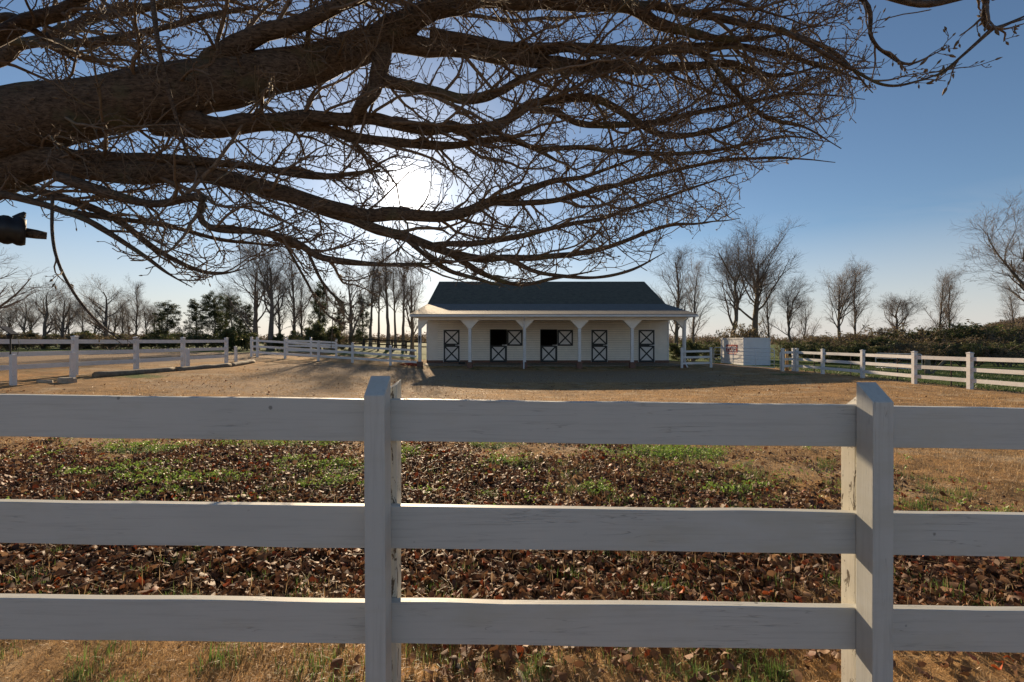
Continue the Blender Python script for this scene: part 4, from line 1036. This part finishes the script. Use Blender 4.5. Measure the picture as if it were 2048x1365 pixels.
for nm, pts in LIMBS.items():
    zc = lambda z: z if z < 4.2 else 4.2 + (z - 4.2) * .42
    C = np.array([[*P(a, b, zc(z)), r * zc(z) / F] for a, b, z, r in pts])
    seglen = np.linalg.norm(np.diff(C[:, :3], axis=0), axis=1).sum()
    n = max(24, int(seglen * 20))
    CC = catmull(C, n); LP = CC[:, :3].copy(); LR = np.maximum(CC[:, 3], .0035)
    kx = np.linspace(0, 1, n)
    for ax in range(3):
        LP[:, ax] += np.interp(kx, np.linspace(0, 1, max(5, n // 6)), rng.normal(0, 1, max(5, n // 6))) * np.minimum(LR * .35, .020)
    kb = np.interp(kx, np.linspace(0, 1, max(6, n // (6 if nm in ('main', 'low') else 3))), rng.normal(1, .035 if nm in ('main', 'low') else .07, max(6, n // (6 if nm in ('main', 'low') else 3))))
    LRr = LR * kb * np.interp(kx, [0, .8, 1], [1, 1, .8 if nm in ('main', 'cross') else .35])
    V, Q = tubes(LP[None], LRr[None], 16 if LR.max() > .1 else 9)
    limb = link('limb', np_mesh('limb', V, Q, 'limb_bark'), TR); limb.matrix_parent_inverse = Matrix.Translation((7.2, -5.0, 0))
    # side growth: long shallow side branches, shorter ones, then crooked spurs
    A, AR = LP[None], LR[None]; AR_c = np.minimum(AR, .042)
    small = nm in SPARE and nm not in ('overhead', 'left_fork')
    if small:
        c1, L1 = SPARE[nm]
        P1, R1 = grow(A, AR_c, c1, .2, .995, L1, 42, 7, .16, .02, .6, .8, rng=rng, taper=.6, rmin=.0035, shrink=.3)
        P2, R2 = grow(P1, R1, 2, .3, .99, L1 * .42, 42, 6, .2, .03, .65, .8, rng=rng, taper=.5, rmin=.003, shrink=.3)
        P3, R3 = grow(P2, R2, 1, .25, .9, .06, 46, 4, .22, .05, .7, rng=rng, taper=.4, rmin=.0024, shrink=.2)
    else:
        Pa, Ra = grow(A, AR_c, int(seglen * 3.0), .14, .985, 2.0, 37, 14, .19, .004, .50, .5, rng=rng, taper=.78, rmin=.008, shrink=.45)
        Pb, Rb = grow(A, AR_c, int(seglen * 2.8), .12, .995, 1.0, 48, 9, .18, .012, .40, .7, rng=rng, taper=.7, rmin=.0055, shrink=.3)
        Pa, Ra = keep(Pa, Ra); Pb, Rb = keep(Pb, Rb)
        Qa, Sa = grow(Pa, Ra, 7, .12, .99, .8, 43, 9, .25, .006, .60, .75, rng=rng, taper=.6, rmin=.0062, shrink=.5)
        Qb, Sb = grow(Pb, Rb, 5, .15, .99, .42, 46, 9, .26, .008, .62, .85, rng=rng, taper=.55, rmin=.0055, shrink=.4)
        P1, R1 = Pa, Ra
        P2 = np.concatenate([Qa, Qb]); R2 = np.concatenate([Sa, Sb])
        P2, R2 = keep(P2, R2)
        P3, R3 = grow(P2, R2, 4, .15, .99, .17, 50, 5, .30, .015, .75, rng=rng, taper=.4, rmin=.0042, shrink=.25)
        P3, R3 = keep(P3, R3)
    parts = [tubes(q, w, k) for q, w, k in ((P1, R1, 6), (P2, R2, 4), (P3, R3, 3)) + (() if small else ((Pb, Rb, 5),)) if len(q)]
    tipsP, tipsD = [], []
    for q in (P1, P2, P3) + (() if small else (Pb,)):
        if len(q):
            d = q[:, -1] - q[:, -2]; d /= np.linalg.norm(d, axis=1, keepdims=True) + 1e-9
            tipsP.append(q[:, -1]); tipsD.append(d)
    if not tipsP: continue
    tp, td = np.concatenate(tipsP), np.concatenate(tipsD)
    Vw, Qw = join(parts)
    big = rng.random(len(tp)) < (.45 if small else .06)
    bl = np.where(big, rng.uniform(.028, .05, len(tp)), rng.uniform(.014, .028, len(tp)))
    bw = np.where(big, bl * .2, bl * .24)
    Vb, Qb = bud_mesh(tp - td * .002, td, bl, bw)
    V, Q = join([(Vw, Qw), (Vb, Qb)])
    tw = link('twig_spray', np_mesh('twig_spray', V, Q, ['twig_bark', 'bud_fuzz'], mi=np.r_[np.zeros(len(Qw), int), np.ones(len(Qb), int)]), limb)
    total += len(P1) + len(P2) + len(P3)
print('twigs', total)

# cut stub with black ribbed sleeve hanging at the picture edge
sp_ = P(15, 462, 3.2); sx, sy, sz_ = sp_
sv = empty('sleeved_stub', (sx, sy, sz_), 'cut branch stub in a black ribbed sleeve among the lower limbs', 'branch stub')
pts, rs = [], []
for i in range(40):
    t = i / 39; dd = -.75 + t * .84; pts.append((sx + dd * .69, sy + dd * .72, sz_ + .004 * math.sin(t * 9))); rs.append(.098 + (.003 if i % 3 else -.008))
MB().tube(pts, rs, 28).build('sleeve', 'black_plastic', sv, smooth=True)
MB().tube([(sx + .055, sy + .06, sz_ + .0), (sx + .10, sy + .105, sz_ - .003), (sx + .135, sy + .14, sz_ - .006)], [.036, .033, .026], 10).build('stub', 'limb_bark', sv, smooth=True)
MB().tube([(sx + .03, sy + .03, sz_ + .085), (sx + .05, sy + .05, sz_ + .12), (sx + .06, sy + .06, sz_ + .145)], [.03, .022, .008], 7).build('strap_end', 'black_plastic', sv)

# ================================================================== LITTER AND GRASS
def scatter(n, x0, x1, y0, y1, dens, rng):
    x = rng.uniform(x0, x1, n); y = rng.uniform(y0, y1, n)
    ok = rng.random(n) < dens(x, y)
    return x[ok], y[ok]
rng = np.random.default_rng(5)
def leaves_mesh(x, y, size, rng, lift=.03):
    n = len(x); z = gz(x, y) + rng.random(n) * lift
    yaw = rng.uniform(0, 2 * np.pi, n); pitch = rng.normal(0, .45, n); roll = rng.normal(0, .5, n)
    s = size * np.clip(np.exp(rng.normal(0, .36, n)), .35, 1.6)
    curl = rng.uniform(-.9, 1.2, n); w = rng.uniform(.16, .46, n)
    # local outline: base, left, right (twice), tip with fold
    L = np.zeros((n, 10, 3))
    us = [-.5, -.3, -.02, .26, .5]
    for i, u in enumerate(us):
        ww = np.array([.05, .75, 1.0, .6, .04])[i] * rng.uniform(.65, 1.2, n)
        bend = curl * (u * u) * 1.6
        L[:, 2 * i, :] = np.stack([np.full(n, u), -w * ww, bend + .18 * ww + rng.normal(0, .10, n)], -1)
        L[:, 2 * i + 1, :] = np.stack([np.full(n, u), w * ww, bend + .18 * ww * rng.uniform(-.3, 1, n) + rng.normal(0, .10, n)], -1)
    L *= s[:, None, None]
    cr, sr = np.cos(roll), np.sin(roll); cp, spp = np.cos(pitch), np.sin(pitch); cy, sy = np.cos(yaw), np.sin(yaw)
    X_, Y_, Z_ = L[..., 0], L[..., 1], L[..., 2]
    Y1 = Y_ * cr[:, None] - Z_ * sr[:, None]; Z1 = Y_ * sr[:, None] + Z_ * cr[:, None]
    X2 = X_ * cp[:, None] + Z1 * spp[:, None]; Z2 = -X_ * spp[:, None] + Z1 * cp[:, None]
    X3 = X2 * cy[:, None] - Y1 * sy[:, None]; Y3 = X2 * sy[:, None] + Y1 * cy[:, None]
    lowest = np.minimum(Z2.min(1), 0)
    V = np.stack([X3 + x[:, None], Y3 + y[:, None], Z2 - lowest[:, None] * .8 + z[:, None]], -1)
    b = (np.arange(n) * 10)[:, None]
    Q = np.concatenate([b + np.array([[2 * i, 2 * i + 2, 2 * i + 3, 2 * i + 1]]) for i in range(4)])
    pal = np.array([(.115, .062, .036), (.16, .09, .052), (.075, .042, .027), (.22, .135, .08), (.13, .062, .036), (.30, .20, .125), (.20, .055, .022), (.30, .075, .025), (.09, .055, .045)])
    c = np.array([1.12, 1.0, .88]) * pal[rng.choice(len(pal), n, p=[.22, .19, .17, .12, .12, .07, .06, .02, .03])] * rng.uniform(.75, 1.25, (n, 1))
    return V.reshape(-1, 3), Q, np.repeat(c, 10, axis=0)
x, y = scatter(240000, -9.5, 9.5, 2.15, 8.6, lambda a, b: np.clip(litter_d(a, b) * 1.15, 0, 1) * .85, rng)
x1, y1 = scatter(5000, -3, 4, 2.15, 2.8, lambda a, b: .09 * (a > -1) * np.ones_like(a), rng)
x2, y2 = scatter(16000, -13, 14, 7, 27, lambda a, b: .6 * vnoise(a, b, .5) ** 2 * (1.3 - b / 26) * np.where(a > 3, .35, 1), rng)
V, Q, T = leaves_mesh(np.r_[x, x1, x2], np.r_[y, y1, y2], .047, rng)
tag(link('leaf_litter', np_mesh('leaf_litter', V, Q, 'leaf_litter', tint=T, smooth=True)), 'thick layer of fallen brown curled leaves beyond the near board fence', 'leaves', kind='stuff')
print('leaves', len(T) // 10)

def blades(x, y, h, w, cols, rng, lean=.8, lift=0.0):
    n = len(x); z = gz(x, y) - .004 + lift
    a = rng.uniform(0, 2 * np.pi, n); hh = h * rng.uniform(.45, 1.3, n); ln = rng.normal(0, lean, n)
    dx, dy = np.cos(a), np.sin(a); tx, ty = -dy, dx
    ww = w * rng.uniform(.6, 1.3, n)
    mid = np.stack([x + dx * hh * ln * .3, y + dy * hh * ln * .3, z + hh * .6 / (1 + .3 * ln * ln)], -1)
    tip = np.stack([x + dx * hh * ln, y + dy * hh * ln, z + hh / (1 + ln * ln)], -1)
    b0 = np.stack([x - tx * ww, y - ty * ww, z], -1); b1 = np.stack([x + tx * ww, y + ty * ww, z], -1)
    m0 = mid - np.stack([tx * ww, ty * ww, 0 * ww], -1) * .8
    V = np.stack([b0, b1, mid + np.stack([tx * ww, ty * ww, 0 * ww], -1) * .8, tip, m0], 1)
    b = (np.arange(n) * 5)[:, None]
    Q = np.concatenate([b + np.array([[0, 1, 2]]), b + np.array([[0, 2, 4]]), b + np.array([[4, 2, 3]])])
    cols = np.asarray(cols); c = cols[rng.integers(0, len(cols), n)] * rng.uniform(.7, 1.3, (n, 1))
    return V.reshape(-1, 3), Q, np.repeat(c, 5, axis=0)
DRY = [(.44, .29, .13), (.35, .22, .09), (.52, .37, .20), (.27, .17, .08)]
def joinc(parts):
    V, Q = join([(p[0], p[1]) for p in parts]); return V, Q, np.concatenate([p[2] for p in parts])
parts = []
x, y = scatter(60000, -3.4, 3.8, 1.75, 2.95, lambda a, b: .25 + .8 * vnoise(a, b, 2.2), rng); parts.append(blades(x, y, .045, .0016, DRY, rng, 1.3))
x, y = scatter(26000, 1.8, 9.5, 3.6, 9.5, lambda a, b: np.clip(1 - litter_d(a, b) * 1.4, 0, 1), rng); parts.append(blades(x, y, .05, .0028, DRY, rng, 1.1))
x, y = scatter(60000, -12, 15.5, 7, 27, lambda a, b: .2 + .8 * vnoise(a, b, .9), rng); parts.append(blades(x, y, .06, .006, DRY, rng, 1.1))
x, y = scatter(24000, -8, 8, 2.6, 8, lambda a, b: .5 * np.ones_like(a), rng); parts.append(blades(x, y, .11, .002, [(.45, .34, .2), (.36, .25, .13)], rng, 1.4, .02))
V, Q, T = joinc(parts)
tag(link('dry_grass', np_mesh('dry_grass', V, Q, 'grass_blade', tint=T, smooth=False)), 'short tan dormant grass covering the paddock', 'grass', kind='stuff')
# green tufts and patches
GR = [(.12, .20, .04), (.16, .24, .06), (.08, .14, .03), (.21, .25, .08)]
parts = []
cx = np.r_[rng.uniform(-3, 3.5, 26), rng.uniform(-.65, 1.3, 20), rng.uniform(-5, 5, 260)]; cy = np.r_[rng.uniform(2.1, 2.75, 26), rng.uniform(2.1, 2.6, 20), rng.uniform(2.8, 6.2, 260)]
for a, b in zip(cx, cy):
    k = int(rng.integers(25, 110)); rr = rng.uniform(.03, .10)
    parts.append(blades(a + rng.normal(0, rr, k), b + rng.normal(0, rr * .7, k), rng.uniform(.05, .10), .0022, GR, rng, .6))
x, y = scatter(16000, 16.3, 26, 12, 30, lambda a, b: .9 * np.ones_like(a), rng); parts.append(blades(x, y, .09, .012, [(.06, .10, .03), (.09, .12, .04)], rng, .8))
V, Q, T = joinc(parts)
tag(link('green_grass', np_mesh('green_grass', V, Q, 'grass_blade', tint=T, smooth=False)), 'scattered green grass tufts along the near board fence', 'grass', kind='stuff')
def gd(a, b):
    g = np.zeros_like(a)
    for e in GREEN: g = np.maximum(g, ell(a, b, *e))
    return np.clip((g + (vnoise(a, b, 4) - .5) * 1.1 + (vnoise(a, b, 11) - .5) * .9 - .30) * 1.5, 0, 1) * .8
x, y = scatter(170000, -7.5, 5.5, 4.2, 11, gd, rng)
n = len(x); V0, Q0, T0 = clumps(np.stack([x, y, gz(x, y) + rng.random(n) * .065 + .02], -1), np.full((n, 3), .008), 2, .017, [(.21, .34, .05), (.28, .42, .07), (.15, .25, .04), (.34, .46, .12)], rng)
tag(link('clover', np_mesh('clover', V0, Q0, 'grass_blade', tint=T0, smooth=False)), 'bright green low clover patches among the fallen leaves', 'ground cover', kind='stuff')
# fallen sticks by the fence
for i, (a, b, lab) in enumerate([((.03, 2.27), (.09, 2.10), 'thick pale fallen stick in the grass under the bottom rail'), ((-.30, 2.32), (-.26, 2.27), 'short grey stick lying beside the sloped-top fence post')]):
    mb = MB(); pts = [(a[0] + (b[0] - a[0]) * t, a[1] + (b[1] - a[1]) * t, float(gz(a[0], a[1])) + .015 + .004 * math.sin(9 * t)) for t in np.linspace(0, 1, 6)]
    mb.tube(pts, [.011, .013, .012, .013, .011, .008], 7)
    tag(mb.build('fallen_stick', 'pale_stone', smooth=True), lab, 'stick', 'fallen sticks')
